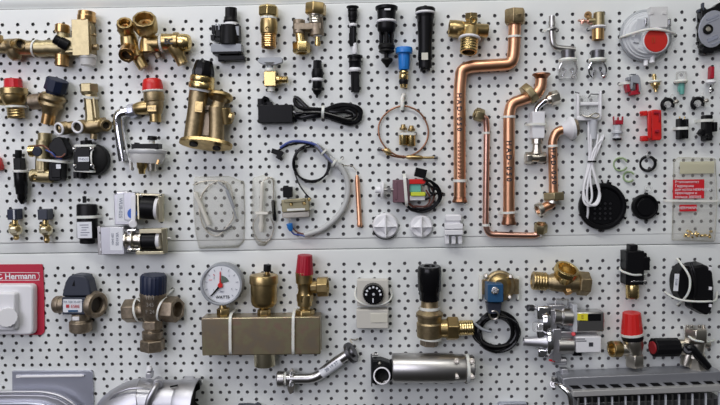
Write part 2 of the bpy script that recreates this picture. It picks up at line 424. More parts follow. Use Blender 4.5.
# ---------------------------------------------------------------- the board
def panel(name, r0, r1, top_margin=25.0, bottom_margin=25.0, x0=-375.0, x1=1575.0, bow=1.0):
    """perforated metal panel holding hole rows r0..r1 (even rows every 25 mm, odd rows every 15 mm)"""
    bm = bmesh.new(); rad = 3.0; n = 10; TH = 1.2
    def V(x, y, z=0.0): return bm.verts.new(to_world((x, y, z)))
    for r in range(r0, r1 + 1):
        pitch = 25.0 if r % 2 == 0 else 15.0
        cy = -r * 12.5; hy = 6.25
        k0 = int(round(x0 / pitch)); k1 = int(round(x1 / pitch))
        for k in range(k0, k1):
            cx = k * pitch + (0 if pitch == 25 else 0)
            hx = pitch / 2
            per = []; inner = []; deep = []
            for q in range(n):
                th = 2 * pi * (q + .5) / n; c, s = cos(th), sin(th)
                inner.append(V(cx + rad * c, cy + rad * s)); deep.append(V(cx + rad * c, cy + rad * s, -TH))
            corners = [(hx, hy), (-hx, hy), (-hx, -hy), (hx, -hy)]
            cv = [V(cx + x, cy + y) for x, y in corners]
            # four fans: each side of the cell joins its quarter of the hole
            def a_of(v, w): return math.atan2(w, v) % (2 * pi)
            angs = [a_of(*c_) for c_ in corners]
            order = [(a_of(cos(2 * pi * (q + .5) / n), sin(2 * pi * (q + .5) / n)), q) for q in range(n)]
            i = j = 0
            hs = sorted(range(4), key=lambda t: angs[t]); rs = [q for _, q in sorted(order)]
            ra = sorted(a for a, _ in order); ha = sorted(angs)
            while i < 4 or j < n:
                hn = ha[(i + 1) % 4] + (2 * pi if i + 1 >= 4 else 0); rn = ra[(j + 1) % n] + (2 * pi if j + 1 >= n else 0)
                if i < 4 and (j >= n or hn <= rn):
                    bm.faces.new((cv[hs[i % 4]], cv[hs[(i + 1) % 4]], inner[rs[j % n]])); i += 1
                else:
                    bm.faces.new((cv[hs[i % 4]], inner[rs[(j + 1) % n]], inner[rs[j % n]])); j += 1
            for q in range(n): bm.faces.new((inner[q], inner[(q + 1) % n], deep[(q + 1) % n], deep[q]))
    xa = int(round(x0 / 25)) * 25 - 12.5; xb = x1 + 12.5
    yt = -r0 * 12.5 + 6.25; yT = -r0 * 12.5 + top_margin; yb = -r1 * 12.5 - 6.25; yB = -r1 * 12.5 - bottom_margin
    R = 1.6
    prof = [(yt, 0)] + [(yT - R + R * sin(t), -R + R * cos(t)) for t in [pi / 2 * k / 5 for k in range(6)]] + [(yT, -9.0)]
    L = yb - yB - R; DP = bow
    prof2 = [(yb - L * k / 8, -DP * (k / 8) ** 2.4) for k in range(9)]
    prof2 += [(yB + R - R * sin(t), -DP - R + R * cos(t)) for t in [pi / 2 * k / 4 for k in range(1, 5)]] + [(yB, -9.0)]
    for pr in (prof, prof2):
        a = [V(xa, y, z) for y, z in pr]; b = [V(xb, y, z) for y, z in pr]
        for k in range(len(pr) - 1):
            f = bm.faces.new((a[k], b[k], b[k + 1], a[k + 1])); f.smooth = True
    bmesh.ops.remove_doubles(bm, verts=bm.verts, dist=1e-6)
    bmesh.ops.recalc_face_normals(bm, faces=bm.faces)
    me = bpy.data.meshes.new(name); bm.to_mesh(me); bm.free(); me.materials.append(BOARD)
    o = bpy.data.objects.new(name, me); COL.objects.link(o); o['kind'] = 'structure'
    return o
GAP = 0.5
panel('wall_back', -20, -4, 25, 25 - GAP, bow=4.2)
panel('wall_back', 0, 28, 25 - GAP, 25 - GAP)
panel('wall_back', 32, 60, 25 - GAP, 25 - GAP)
bk = mesh_obj('wall_backing', [([Vector((x, y, z)) for z in (-7, -4.5) for x, y in ((-385, -790), (1585, -790), (1585, 290), (-385, 290))],
     [(3, 2, 1, 0), (4, 5, 6, 7), (0, 1, 5, 4), (1, 2, 6, 5), (2, 3, 7, 6), (3, 0, 4, 7)])], BACK, Vector((0, 0, 0)), 0)
bk['kind'] = 'structure'
# ================================================================ top row
# long brass manifold at the far left
t = Thing('brass_manifold', 'long horizontal brass manifold with a tall square end block, at the upper left corner', 'pipe fitting', 45, 40)
t.add('body', BRASSD, lat((-30, 46, 9), (27, 47, 9), [(0, 6), (0.5, 6), (0.7, 7.5), (0.86, 8.5), (1, 6.5)]),
      lat((20, 48, 9), (38, 48, 9), [(0, 7.4), (1, 7.4)]), lat((14, 50, 9), (17, 60, 8), [(0, 8), (0.6, 7), (1, 4)]),
      lat((10, 46, 9), (14, 44, 15), [(0, 7.5), (0.6, 6), (1, 4.6)]), cyl((-2, 50, 12), (-3, 37, 12), 5.5))
t.add('port', BRASS, socket((20.5, 44, 19.5), (15, 45.5, 11), 5.4, 4.0, .8), bevel=0.1); t.add('bore', BORESHADE, bore((20.5, 44, 19.5), (15, 45.5, 11), 3.98, .2), bevel=0)  # 'bore' is a dark disc standing in for the shade inside the port
t.add('port', BRASS, socket((-4, 36, 13), (-3, 44, 13), 6.5, 4.6, .5))
t.add('sleeve', OLIVE, lat((37, 48.5, 9), (52, 48.5, 9), [(0, 8.2), (0.72, 8.0), (0.75, 7.2), (1, 7)]))
t.add('valve_body', OLIVE, lat((46, 48, 9), (78, 49, 9), [(0, 8), (.25, 8.3), (.5, 8.5), (.6, 7), (1, 7)]),
      lat((63, 32, 9), (62, 60, 9), [(0, 5.5), (.3, 6.5), (.5, 8.6), (.75, 6.5), (1, 5.5)]),
      bx((73, 46, 9), (16, 17, 13), (0, 0, 0)), bx((84, 39, 10), (16.5, 35, 17)))
t.add('block_side', BRASSD, bx((93, 40, 8.5), (3, 30, 13)), cyl((94, 47, 9), (98, 47, 9), 3.2), cyl((93, 35, 9), (96.5, 35, 9), 1.6))
t.add('cap_ring', ORANGE, lat((62.2, 33, 9), (62.5, 24.5, 9), [(0, 6.8), (.15, 7), (.9, 7), (1, 6)]), label='orange brass cap')
t.add('cap_ring', ORANGE, socket((62, 66, 9), (62, 55, 9), 6.6, 5.2, .5), cyl((62, 60, 9), (62, 58, 9), 6.9), label='orange brass ring nut')
t.add('cap_ring', ORANGE, lat((86.5, 22, 10), (87, 11.5, 10), [(0, 8.7), (.1, 9), (.55, 9), (.6, 8.4), (.95, 8.4), (1, 7.6)]), label='orange brass top cap')
t.add('end_plug', FROST, lat((88, 55, 10), (88, 65.5, 10), [(0, 8.5), (.3, 8.5), (.35, 7.8), (1, 7.2)]), label='translucent plastic plug')
t.add('screw', BLACK, lat((68, 46, 14), (54, 38.5, 19), [(0, 6), (.6, 5.4), (.62, 4.8), (.97, 4.6), (1, 4.1)], 16), label='black end screw')
t.ties(band((36.5, 48.5, 9), 8.7, (1, 0.12, 0.12), w=1.0))

# three-nut brass diverter
t = Thing('brass_diverter', 'brass diverter cluster with two open nuts on top and a capped side arm', 'pipe fitting', 152, 42)
t.add('body', BRASS, lat((127, 28, 12), (131, 55, 12), [(0, 6), (.35, 8), (.7, 8.5), (1, 7)]),
      lat((131, 46, 11), (144, 68, 9), [(0, 8), (.5, 7), (.55, 5.8), (1, 5.4)]),
      lat((131, 48, 12), (127, 55, 19), [(0, 8), (1, 6.8)]),
      lat((147, 26, 12), (149, 52, 10), [(0, 7), (.4, 7.5), (1, 9)]), lat((148, 44, 10), (160, 44, 10), [(0, 9), (1, 8)]))
t.add('nut', BRASS, lat((124.5, 22.5, 25), (126.8, 33, 13), [(.5, 0), (.5, 4.6), (0, 5.6), (0, 7.6), (.12, 8.2), (.7, 8.2), (1, 7.4)], 10), bevel=0.3)
t.add('nut', BRASS, lat((144, 18.5, 27), (147, 31, 14), [(.5, 0), (.5, 8), (0, 9.2), (0, 11.2), (.12, 12), (.7, 12), (1, 10.5)], 10), bevel=0.3)
t.add('valve_seat', ORANGE, socket((145, 22.5, 22.6), (147, 30, 15), 5.0, 2.6, .6))
t.add('valve_seat', ORANGE, socket((125.1, 25.5, 21.4), (126, 31, 16), 3.4, 1.7, .6))
t.add('side_port', ORANGE, socket((126.5, 55.5, 24), (129, 49, 14), 7.8, 5.0, .9), label='dark open side port')
t.add('bore', BORESHADE, bore((126.5, 55.5, 24), (129, 49, 14), 4.98), bevel=0)  # dark disc standing in for the shade inside the port
t.add('drain_stub', BRONZE, lat((153, 44, 9), (159, 58, 8), [(0, 5), (.6, 4.5), (.62, 3.4), (1, 3.2)]))
t.add('side_arm', BRASS, lat((162, 42, 11), (186, 42, 11), [(0, 8.4), (.5, 8.2), (.52, 9.6), (.7, 9.6), (.72, 8), (.85, 8)]),
      lat((174, 46, 11), (183, 64, 10), [(0, 7.5), (.5, 6.5), (.6, 5.6), (1, 5.6)]))
t.add('end_cap', BRASSB, lat((180, 42.5, 11), (191, 43, 11), [(0, 8.4), (.2, 8.8), (.7, 8.4), (.9, 7), (1, 4)]), label='bright brass end cap')
t.text('EC', 168.5, 41.5, 20.6, 5.2, INK, rot=2, thin=.0005)
t.ties(band((162, 43, 11), 9, (1, -.05, 0), w=1.1), band((144, 42, 11), 9.6, (1, .3, .1), w=.8))

# black flow group
t = Thing('flow_sensor_group', 'black plastic pump-like flow valve with a ribbed top spigot and grey base plate', 'boiler part', 230, 36)
t.add('top_spigot', BLACK, knurl((231, 18, 9), (231, 8, 9), 6.0, 12, .06, .98), lat((230.7, 23, 9), (230.5, 17, 9), [(0, 6.8), (.3, 7.2), (.6, 6.4), (1, 6.2)]))
t.add('collar', WHITE, lat((231, 27, 9), (231, 22, 9), [(0, 7.4), (.3, 7.4), (1, 6.4)]), label='white collar')
t.add('body', BLACK, bx((231, 33, 7), (21, 18, 12)), lat((230, 26, 8), (230, 46, 9), [(0, 9), (.5, 10), (1, 10.5)]), bx((214, 30, 5), (5, 10, 7)), bx((219, 32, 7), (7, 13, 9)),
      bx((213.5, 38, 7), (6, 7, 8)), bx((225, 40, 10), (20, 5, 8)), bevel=0.4)
t.add('terminal_block', GREYP, bx((223.5, 30, 12.4), (3, 9, 3)), bx((228.5, 32, 13.3), (4, 8, 3)), bx((236, 31, 13.3), (6, 9, 2)), bx((216, 27, 9.4), (1.2, 6, 2)), bx((219, 27, 12), (1.2, 6, 2)), label='grey terminal block')
t.add('base_plate', GREYP, bx((227.5, 49, 9), (30, 7.5, 14)), label='grey base plate')
t.add('outlet_block', BLACK, bx((227, 54, 8), (29, 4, 13)), bx((232, 58.5, 6), (28, 6.5, 10)), bx((222, 60, 6), (8, 5, 8)), bevel=0.4)
t.add('pin', LGREY, cyl((228, 41, 14), (228, 41, 16.5), 1.2), label='light grey pin')

# brass check valve
t = Thing('brass_check_valve', 'upright straight brass valve with hex cap, pinhole and threaded foot', 'valve', 269, 26)
t.add('cap_nut', BRASSB, lat((268.5, 17, 10), (268.8, 5, 10), [(0, 9.2), (.12, 10.4), (.78, 10.4), (.95, 8), (1, 5)], 6, 30), bevel=.5)
t.add('washer', NYLON, lat((268.8, 19.5, 10), (268.8, 16.5, 10), [(0, 8.6), (1, 7.6)]))
t.add('body', BRASS, lat((268.8, 34, 10), (268.8, 18.8, 10), [(0, 8.2), (.25, 8.8), (.75, 8.8), (.95, 8), (1, 7.8)]))
t.add('vent_boss', BRASSB, socket((267.2, 28.3, 18.8), (267.2, 28.2, 16), 2.0, 0.9, .9), bevel=.1)
t.add('threaded_foot', ORANGE, thread((268.8, 48, 10), (268.8, 34, 10), 7.6, 6, .05, 20, 5.6))

# offset elbow with two nuts
t = Thing('offset_elbow', 'offset brass tap connector with a large nut on top and a bright nut below left', 'valve', 309, 27)
t.add('body', BRONZE, bx((308, 27.5, 9), (28, 9, 12)), cyl((299, 20, 9), (299, 34, 9), 6), cyl((317, 36, 9), (316, 18, 9), 7), bevel=.6)
t.add('cap_nut', BRASS, nut((315.5, 15, 10), (316, 3.5, 10), 10.8, 20), bevel=.5)
t.add('neck', NICKEL, thread((315.5, 24, 10), (315.5, 14, 10), 6.6, 4, .06), cyl((315.5, 16, 10), (315.5, 14, 10), 7.4))
t.add('stem', BRASSB, lat((299.5, 33, 9), (301, 43, 9.5), [(0, 4.6), (1, 4.6)]), label='bright brass stem')
t.add('union_nut', BRASSB, hexsocket((301.8, 53.2, 10), (301.2, 42.5, 9.5), 8.8, 5.4, .5, 12), bevel=.4, label='bright union nut')
t.add('bleed_screw', BRASSB, cyl((317.4, 35, 10), (317.6, 46, 10), 2.4), cyl((317.5, 41, 10), (317.6, 45.5, 10), 3.0))
t.add('cap', WHITE, lat((317, 37, 10), (317, 32, 10), [(0, 3), (.4, 5.4), (1, 5)]), label='white bleed cap')

# drain tap with grey lever
t = Thing('drain_tap', 'small square brass drain tap under a flat grey lever handle', 'valve', 272, 73)
t.add('handle', mat('matt_grey', (.36, .38, .40), .2, .45), pri([(257.5, 60), (260, 57.5), (281, 57), (283.5, 58.5), (283, 63), (276, 65.5), (264, 65.5), (258.5, 63)], 9, 14), lat((270, 69, 10), (270, 63, 10), [(0, 3), (.5, 3), (1, 7)]), bevel=.4)
t.add('washer', NYLON, cyl((270, 71.5, 9), (270, 68.5, 9), 5.5)); t.add('foot_plug', NYLON, cyl((271, 91.5, 8), (271, 87, 8), 3.6))
t.add('body', BRASSB, bx((270.7, 79.5, 8), (13.6, 16, 12)), bevel=.5)
t.add('hose_tail', BRASSB, lat((277, 80, 8), (288, 79.5, 8), [(0, 4.6), (.25, 4.6), (.3, 3.2), (.45, 4), (.5, 3.1), (.68, 3.9), (.72, 3), (.9, 3.8), (1, 2.8)], 16))

# small black cartridge
t = Thing('plastic_cartridge', 'short black cartridge with a white ring, lower than the drain tap', 'boiler part', 317.5, 79)
t.add('body', BLACK, knurl((317.4, 71, 6), (317.4, 60.5, 6), 4.4, 8, .12, .95), lat((317.4, 79, 6), (317.4, 69, 6), [(0, 5), (.3, 5.8), (.7, 5.8), (1, 5)]),
      lat((317, 98, 5), (317.4, 79, 6), [(0, 0.8), (.15, 1.4), (.2, 2.8), (.35, 4.6), (.4, 5.2), (.5, 4.2), (.6, 5.0), (1, 4.4)]))
t.add('ring', WHITE, lat((317.4, 81.6, 6), (317.4, 78.2, 6), [(0, 5.2), (.3, 6), (.7, 6), (1, 5.2)]))

t = Thing('plastic_cartridge', 'thin black cartridge with a white tip, topmost in the column beside the wide cartridge', 'boiler part', 352, 30)
t.add('body', BLACK, lat((352.6, 12, 6), (352.6, 6.4, 6), [(0, 4.4), (.3, 5), (.6, 4.6), (.75, 6.2), (1, 6)]),
      lat((352.8, 26, 5.5), (352.6, 12, 6), [(0, 3.2), (.3, 3.2), (.4, 4.2), (.6, 4.2), (.7, 4.8), (1, 4.4)]),
      bx((352.6, 37, 5), (6, 19, 4)), cyl((354, 44, 5), (354, 26, 5), 2.4), bx((350, 39, 5), (2, 12, 5)))
t.add('ring', WHITE, lat((353, 26.6, 5.5), (353, 23.6, 5.5), [(0, 3.6), (.4, 4.2), (1, 3.6)]))
t.add('tip', WHITE, lat((355, 54, 4), (354.6, 43, 5), [(0, 2.6), (.4, 3.2), (.7, 2.6), (1, 2.4)]), label='white tip')

t = Thing('plastic_cartridge', 'black cartridge with white collar and square tail, below the thin cartridge', 'boiler part', 355, 74)
t.add('body', BLACK, lat((355, 68, 6), (355, 55.5, 6), [(0, 5.8), (.4, 6), (.5, 6.8), (.6, 6.2), (.8, 6.2), (.82, 7.8), (1, 7.6)]), bx((361.5, 62, 6), (2, 1.2, 3)))
t.add('ring', WHITE, lat((355, 72, 6), (355, 68, 6), [(0, 5.6), (.4, 6.3), (1, 5.8)]))
t.add('tail', BLACK, bx((355.2, 82, 5.5), (8.6, 21, 7)), bx((353, 82, 9), (1, 19, 1.4)), bx((357.5, 80, 9), (1.2, 15, 1.2)), bevel=.35)

t = Thing('plastic_cartridge', 'wide black caged cartridge with white ring and rubber cone foot', 'boiler part', 386.5, 36)
t.add('head', BLACK, lat((386.5, 14, 9), (386.5, 6.5, 9), [(0, 9), (.3, 9.4), (.45, 9), (.55, 11), (.9, 11.2), (1, 10.4)], 28), lat((386.3, 22, 9), (386.5, 13, 9), [(0, 8.8), (1, 9.2)]))
t.add('window', WHITE, bx((387.5, 9.3, 19.4), (6, 1.6, 1)), bevel=0, label='pale slot')
t.add('ring', WHITE, lat((386.3, 23.2, 9), (386.3, 20.4, 9), [(0, 9.6), (.4, 10.4), (1, 9.8)], 28), label='white ring')
t.add('lower_body', BLACK, lat((386.5, 33, 9), (386.3, 23, 9), [(0, 7.2), (.25, 8.8), (.5, 9.2), (1, 9)], 28))
t.add('cage', BLACK, *[cyl((386.5 + 6.4 * cos(a), 46, 9 + 6.2 * sin(a)), (386.5 + 6.4 * cos(a), 32, 9 + 6.2 * sin(a)), 1.3, 8) for a in (0.3, 1.57, 2.84, 4.0, 5.4)])
t.add('plunger', RUBBER_AND_SHADE, cyl((386.5, 47, 9), (386.5, 32, 9), 2.6), lat((386.5, 53, 9), (386.5, 44, 9), [(0, 6), (.15, 8), (.35, 7), (.5, 8.2), (.8, 8.4), (1, 7)], 24), cyl((386.5, 60, 9), (386.5, 52, 9), 2.2))
t.add('foot_cone', RUBBER_AND_SHADE, lat((387, 67.5, 9), (387, 58.5, 9), [(0, 1.2), (.3, 2.4), (.5, 4.2), (.8, 6.2), (1, 5.6)]))

t = Thing('filling_cartridge', 'bright blue plastic cartridge with a small brass lower end', 'boiler part', 404, 66)
t.add('body', BLUE, lat((404, 70, 8), (404, 47.5, 8), [(0, 5), (.05, 5.4), (.7, 6), (.74, 8.4), (.95, 8.6), (1, 8)]), bx((404, 60, 13.2), (2.4, 14, 1.6)), bevel=.3)
t.add('insert', BRASSB, lat((403.5, 79, 7), (403.8, 70.5, 8), [(0, 4.4), (.3, 4.9), (.6, 4.2), (.8, 5), (1, 4)]), label='brass insert')
t.add('seal', BLACK, lat((403.5, 84.5, 7), (403.5, 79, 7), [(0, 4.2), (.3, 4.2), (.4, 4.7), (.7, 4.7), (.8, 4.2), (1, 4)]), label='black rubber seals')
t.add('foot', BRASSB, lat((403.8, 88, 7), (403.7, 84, 7), [(0, 3.4), (1, 4)]))

t = Thing('plastic_cartridge', 'long black tapered cylinder with a cream label near its lower end', 'boiler part', 425, 40)
t.add('head', BLACK, lat((425.3, 18, 8), (425.3, 8, 8), [(0, 8), (.4, 9.3), (.55, 9), (.65, 9.8), (.9, 9.8), (1, 9)], 28), cyl((425.3, 8, 8), (425.3, 5.6, 8), 1.6), bx((419, 18.5, 15.2), (1.6, 6, 1.5)), bx((431.5, 18.5, 15), (1.6, 5, 1.5)))
t.add('ring', WHITE, lat((425.3, 14.4, 8), (425.3, 11.8, 8), [(0, 9.2), (.4, 10), (1, 9.4)], 28))
t.add('barrel', BLACK, lat((425, 57, 8), (425.3, 17, 8), [(0, 7), (.35, 6.8), (.7, 7.6), (1, 8.2)], 28))
t.add('tail', BLACK, lat((425.3, 68, 8), (425, 57, 8), [(0, 6.6), (.7, 6.6), (.75, 7.2), (1, 7.2)], 24), bx((421.5, 69.5, 8), (3, 5, 8)), bx((428.5, 69.5, 8), (3, 4, 8)), bevel=.3)
t.add('label_sticker', CREAM, bx((424.8, 56.3, 15.2), (6.4, 7, .5)), bevel=0, label='cream sticker')

t = Thing('three_way_valve', 'cast brass three-way valve body with a white ring on its front branch', 'valve', 469, 34)
t.add('body', BRASS, lat((451, 28.5, 9), (488, 31, 9), [(0, 7.8), (.08, 8.6), (.3, 8.2), (.34, 7.5), (.5, 8.5), (.66, 7.5), (.7, 6.6), (.96, 6.8), (1, 6)]),
      lat((471, 30, 10), (471.5, 13.5, 11), [(0, 7), (.6, 5.6), (.62, 6.6), (1, 6.6)], 6, 15), lat((471, 30, 10), (470, 40, 15), [(0, 8.5), (1, 9)]))
t.add('inlet', BRASS, socket((449, 28.3, 9), (455, 28.7, 9), 8.2, 6.4, .8))
t.add('bore', BORESHADE, bore((449, 28.3, 9), (455, 28.7, 9), 6.3, .2), bevel=0); t.add('bore', BORESHADE, bore((468.5, 52.5, 18), (469.5, 39, 15), 6.35, .25), bevel=0)  # dark discs standing in for the shade inside the ports
t.add('lug', BRASSB, socket((473.3, 20.2, 17.5), (472, 21, 10), 4.0, 1.8, .8), label='lug with square hole')
t.add('front_branch', BRASSB, thread((468.5, 52.5, 18), (469.5, 39, 15), 8.9, 5, .07, 22, 6.4))
t.add('seal_ring', WHITE, ring((469.6, 39, 15.5), 9.6, 1.5, (0.08, -1.1, -0.25)))

# ---- big S-shaped copper pipe
t = Thing('copper_pipe', 'widest S-bent copper pipe, running from the brass nut at the top to the lower middle', 'pipe', 490, 100)
t.add('pipe', COPPER, pipe([(515, 17, 8), (514, 50, 8), (512, 64, 8), (470, 66.5, 8), (461.5, 70, 8), (459.5, 90, 8), (459.8, 199, 7)], 6.1, 13))
t.add('collar_nut', BRASSD, nut((514.8, 24, 9), (515, 9.5, 9), 10.6, 10), lat((514.8, 24.5, 9), (514.8, 16, 9), [(0, 8.5), (1, 10)]), bevel=.4)
t.add('end_lip', COPPERD, lat((459.8, 202.5, 7), (459.8, 196.5, 7), [(0, 7.6), (.2, 7.9), (.6, 6.6), (1, 6.2)]))
t.text('H A D - 0 5 0', 459.2, 112, 14.2, 4.8, INK, rot=90, thin=0.0003)
t.text('0 0 3 0 5 0 3 3 2 0', 459.4, 160, 14.0, 3.4, BROWN, rot=90, thin=.0002)
t.ties(band((460, 180.7, 7.3), 6.9, (0, 1, 0), w=1.3), band((514.3, 37, 8.6), 6.8, (0, 1, 0), w=1.0))

# ---- right copper pipe with loose collar
t = Thing('copper_pipe', 'long copper pipe stepping right at its top through a loose angled brass ring', 'pipe', 515, 150)
t.add('pipe', COPPER, pipe([(541.5, 76, 9), (540.5, 88, 9), (536, 95, 9), (512, 103, 8), (509, 113, 8), (508.8, 223, 7)], 5.7, 11))
t.add('flange', COPPERD, lat((541.3, 79, 9), (541.3, 73.4, 9), [(0, 5.6), (.4, 7), (.7, 9), (1, 8.6)]))
t.add('loose_ring', OLIVE, lat((526, 96, 9.5), (532, 91, 9.5), [(0, 7.5), (0, 10.5), (.1, 11), (.9, 11), (1, 10.5), (1, 7.5)], 8, 20), bevel=.4, label='dull olive brass ring nut')
t.add('bell_end', COPPERD, lat((508.8, 224.5, 7), (508.8, 217, 7), [(0, 7.4), (.15, 7.6), (.6, 6.4), (1, 6)]))
t.text('H A D - 0 5 0', 508.8, 161, 13.6, 5.2, INK, rot=90, thin=0.0003)
t.ties(band((508.8, 117, 8), 6.5, (0, 1, 0), w=1.1), tie((500.5, 213), (517.5, 212), 14, w=1.1))

# ---- thin copper pipe
t = Thing('copper_pipe', 'thinnest pinkish copper pipe, U-shaped along the bottom with olive nuts at both ends', 'pipe', 500, 180)
t.add('pipe', PINKCU, pipe([(480, 115.5, 6), (486, 118, 6), (486.8, 130, 5), (485.5, 226, 5), (489, 234.5, 5), (535, 235.5, 5), (541, 232, 7), (542, 226, 9)], 3.1, 8, 14))
t.add('union_nut', OLIVE, nut((475, 113.5, 7), (483, 116, 6), 6.6, 10), socket((474, 113, 7.2), (478, 114.5, 6.8), 4.6, 3, .6), bevel=.3)
t.add('union_nut', OLIVE, hexsocket((541, 224, 11), (540.5, 232, 7.5), 6.6, 4.2, .7, 20), bevel=.3)
t.ties(band((486.4, 133, 5), 3.7, (0, 1, 0), w=1.0), band((485.8, 225, 5), 3.7, (0, 1, 0), w=1.2), band((540, 234, 6.4), 3.8, (1, -.3, .1), w=.9))

# ---- short copper pipe with washer
t = Thing('copper_pipe', 'short narrow copper pipe with a white cone washer on top and hex nut below', 'pipe', 555, 170)
t.add('pipe', COPPER, pipe([(567, 129.5, 9), (557, 130.5, 9), (552.5, 140, 8), (553.5, 196, 8), (552, 204, 9), (539, 209.5, 12)], 4.5, 8))
t.add('cone_washer', WHITE, lat((562, 130, 9), (573, 128, 9), [(0, 4.6), (.35, 7.5), (.7, 11.4), (1, 11.6)], 28), label='white cone washer')
t.add('union_nut', BRONZE, lat((572, 128, 9), (577, 127.2, 9), [(0, 9), (1, 8.6)], 10, 0))
t.add('hex_nut', OLIVE, nut((553.8, 200.5, 9), (553.5, 192.5, 8.5), 11, 18), bevel=.4)
t.add('bell_end', NICKEL, socket((537.5, 210.2, 12.6), (541.5, 208.8, 11.6), 7.0, 4.6, .6), cyl((552.6, 203.5, 9), (553.4, 200.5, 9), 8.4))
t.text('H A D - 0 5 0', 553.3, 166, 12.8, 4.6, INK, rot=88, thin=0.0003)
t.ties(band((552.5, 146, 8), 5.2, (0.03, 1, 0), w=1.1))

# ---- flexible chrome hose with white block
t = Thing('service_valve', 'chrome angled valve with a white square plastic block around its middle', 'valve', 541, 130)
t.add('upper_tube', CHROME, tub([(536, 114, 6), (537.5, 108, 6), (543, 102.5, 7), (551, 99, 8)], 3.0))
t.add('union_nut', NICKEL, nut((550, 99, 9), (558.5, 96.5, 9), 7.2, 5), lat((546.5, 100, 9), (550.5, 99, 9), [(0, 4), (1, 5.4)]), bevel=.4)
t.add('block', WHITE, bx((537, 126, 7.5), (15.5, 26, 13)), bx((537, 118, 7.5), (12.5, 12, 14)), bevel=.7, label='white plastic block')
t.add('lower_valve', NICKEL, lat((536.5, 154, 7), (537, 138, 7), [(0, 6), (.3, 4.4), (.6, 4), (.62, 5.4), (1, 5.4)], 8), cyl((527, 157.5, 7), (545, 157.5, 7), 4.6),
      nut((525, 158, 7), (531.5, 158, 7), 6.2, 5), nut((538, 157.5, 7), (545.5, 157.2, 7), 6.0, 20), bevel=.4)
t.ties(tie((527.5, 124.5), (547, 124.5), 15.8, w=1.2, p=5))

# ---- chrome bent spigot and clips
t = Thing('bent_tube', 'small chrome L-shaped tube near the top, ending over a clear clip', 'pipe', 557, 33)
t.add('tube', STEEL, pipe([(552, 16, 6), (551.5, 36, 6), (553.5, 47.5, 6), (575, 49.5, 6)], 3.0, 9, 16))
t.add('stem', STEEL, lat((552, 26, 6), (552, 16, 6), [(0, 3.4), (.6, 2.8), (.62, 1.9), (1, 1.7)]))
t.add('collar', STEEL, lat((552, 31, 6), (552, 27.6, 6), [(0, 4.6), (.5, 5.4), (1, 4.6)]))
t.ties(tie((544, 30), (558.5, 29), 10, w=.9))
def spring_clip(px, py, label, wide):
    t = Thing('spring_clip', label, 'clip', px, py, 'spring clips below the top row')
    t.add('plug', DARKSTEEL, lat((px, py - 4, 6), (px, py - 14, 6), [(0, 6.4), (1, 6.4)]), lat((px, py - 12, 6), (px, py - 14.5, 6), [(0, 6.7), (1, 6.7)]), label='dark metal plug')
    t.add('collar', NYLON, lat((px, py - 3, 6), (px, py - 6.5, 6), [(0, 8.2), (.5, 9), (1, 8.2)]))
    for sgn in (-1, 1):
        t.add('clip_wire', CHROME, tub([(px + sgn * 5.5, py - 3, 6), (px + sgn * 8.5, py + 3, 5), (px + sgn * 8, py + 9, 4), (px + sgn * 5, py + 12, 3), (px + sgn * 4, py + 8, 4), (px + sgn * 2, py + 4, 5)], 1.1, 8))
    if wide: t.add('housing', CLEARP, lat((px - .5, py + 14, 5), (px, py - 3, 6), [(0, 8.8), (.6, 9.8), (1, 8)]), label='clear plastic housing')
spring_clip(568, 65, 'clear-housed metal spring clip directly under the chrome L-shaped tube', True)
spring_clip(597.5, 65, 'metal spring clip with white collar, under the small brass tap', False)

t = Thing('small_brass_tap', 'small brass tap with side lever and white sealing ring, near the top right', 'valve', 597, 27)
t.add('body', OLIVE, cyl((599, 26, 7), (599, 12.5, 7), 5.2), cyl((599, 21, 7), (588, 21, 7), 3), bevel=.4)
t.add('side_arm', PINKCU, lat((592, 22, 7), (578, 20.5, 7), [(0, 2.8), (.3, 2.6), (.35, 1.6), (.6, 1.6), (.65, 2.3), (.8, 1.2), (1, 1.2)], 12), cyl((582, 21, 7), (582, 24, 7), 1.6))
t.add('lever', ORANGE, socket((588, 15, 10), (588, 15, 5), 3.6, 1.4, .8), cyl((589, 17, 7), (590, 22, 7), 2.4))
t.add('seal_ring', WHITE, lat((598, 29, 7), (598, 26, 7), [(0, 6.6), (.5, 8), (1, 7)]))
t.add('foot', ORANGE, socket((598, 40, 7), (598, 29, 7), 5.8, 4.2, .6))
t.ties(tie((590, 28), (606.5, 28.5), 10, w=.8))
t.add('top_pin', DARKSTEEL, cyl((603.5, 13, 8), (604.5, 12, 9), 1.3))

# ---- round pressure switch
t = Thing('pressure_switch', 'round clear-and-grey air pressure switch with a red disc on its face', 'pressure switch', 645, 35)
t.add('rear_case', mat('case_grey', (.40, .42, .44), 0, .35), zlat(647, 35, 1, 8, [(0, 24.5), (.3, 25.4), (.7, 25.4), (.72, 24.4), (1, 24)], 44), bevel=.4)
t.add('front_case', mat('case_pale_grey', (.60, .62, .64), 0, .3), zlat(648, 35, 8, 13, [(0, 23.6), (.3, 23), (.32, 21.6), (.6, 21), (.62, 19.6), (1, 18)], 44), bevel=.3)
t.add('rib', LGREY, bx((638, 31, 13.4), (6, 24, 2.4), (0, 0, 10)), bx((641, 48, 13), (5, 3, 1), (0, 0, 30)), label='pale ribbed panel')
t.add('connector_block', FROST, bx((657, 18, 12), (21, 22, 9)), bx((657, 9, 14), (10, 4, 3)), bx((664, 13, 16.6), (4, 3, 2)), bx((651, 13, 16.6), (4, 3, 2)), bevel=.3)
t.add('terminal', CHROME, bx((645.5, 22.5, 15), (4, 9, 5)), bevel=.3); t.add('terminal', CHROME, bx((668.8, 23, 14), (4.4, 9, 5)), bevel=.3)
t.add('disc_rim', WHITE, zlat(656.2, 40, 12, 16.6, [(0, 13), (.7, 13), (1, 12.6)], 36))
t.add('red_disc', mat('deep_red_disc', (0.52, 0.014, 0.008), 0, .4), zlat(656.2, 40.2, 16.4, 17.4, [(0, 11.6), (1, 11.3)], 36), bevel=.1, label='red disc')
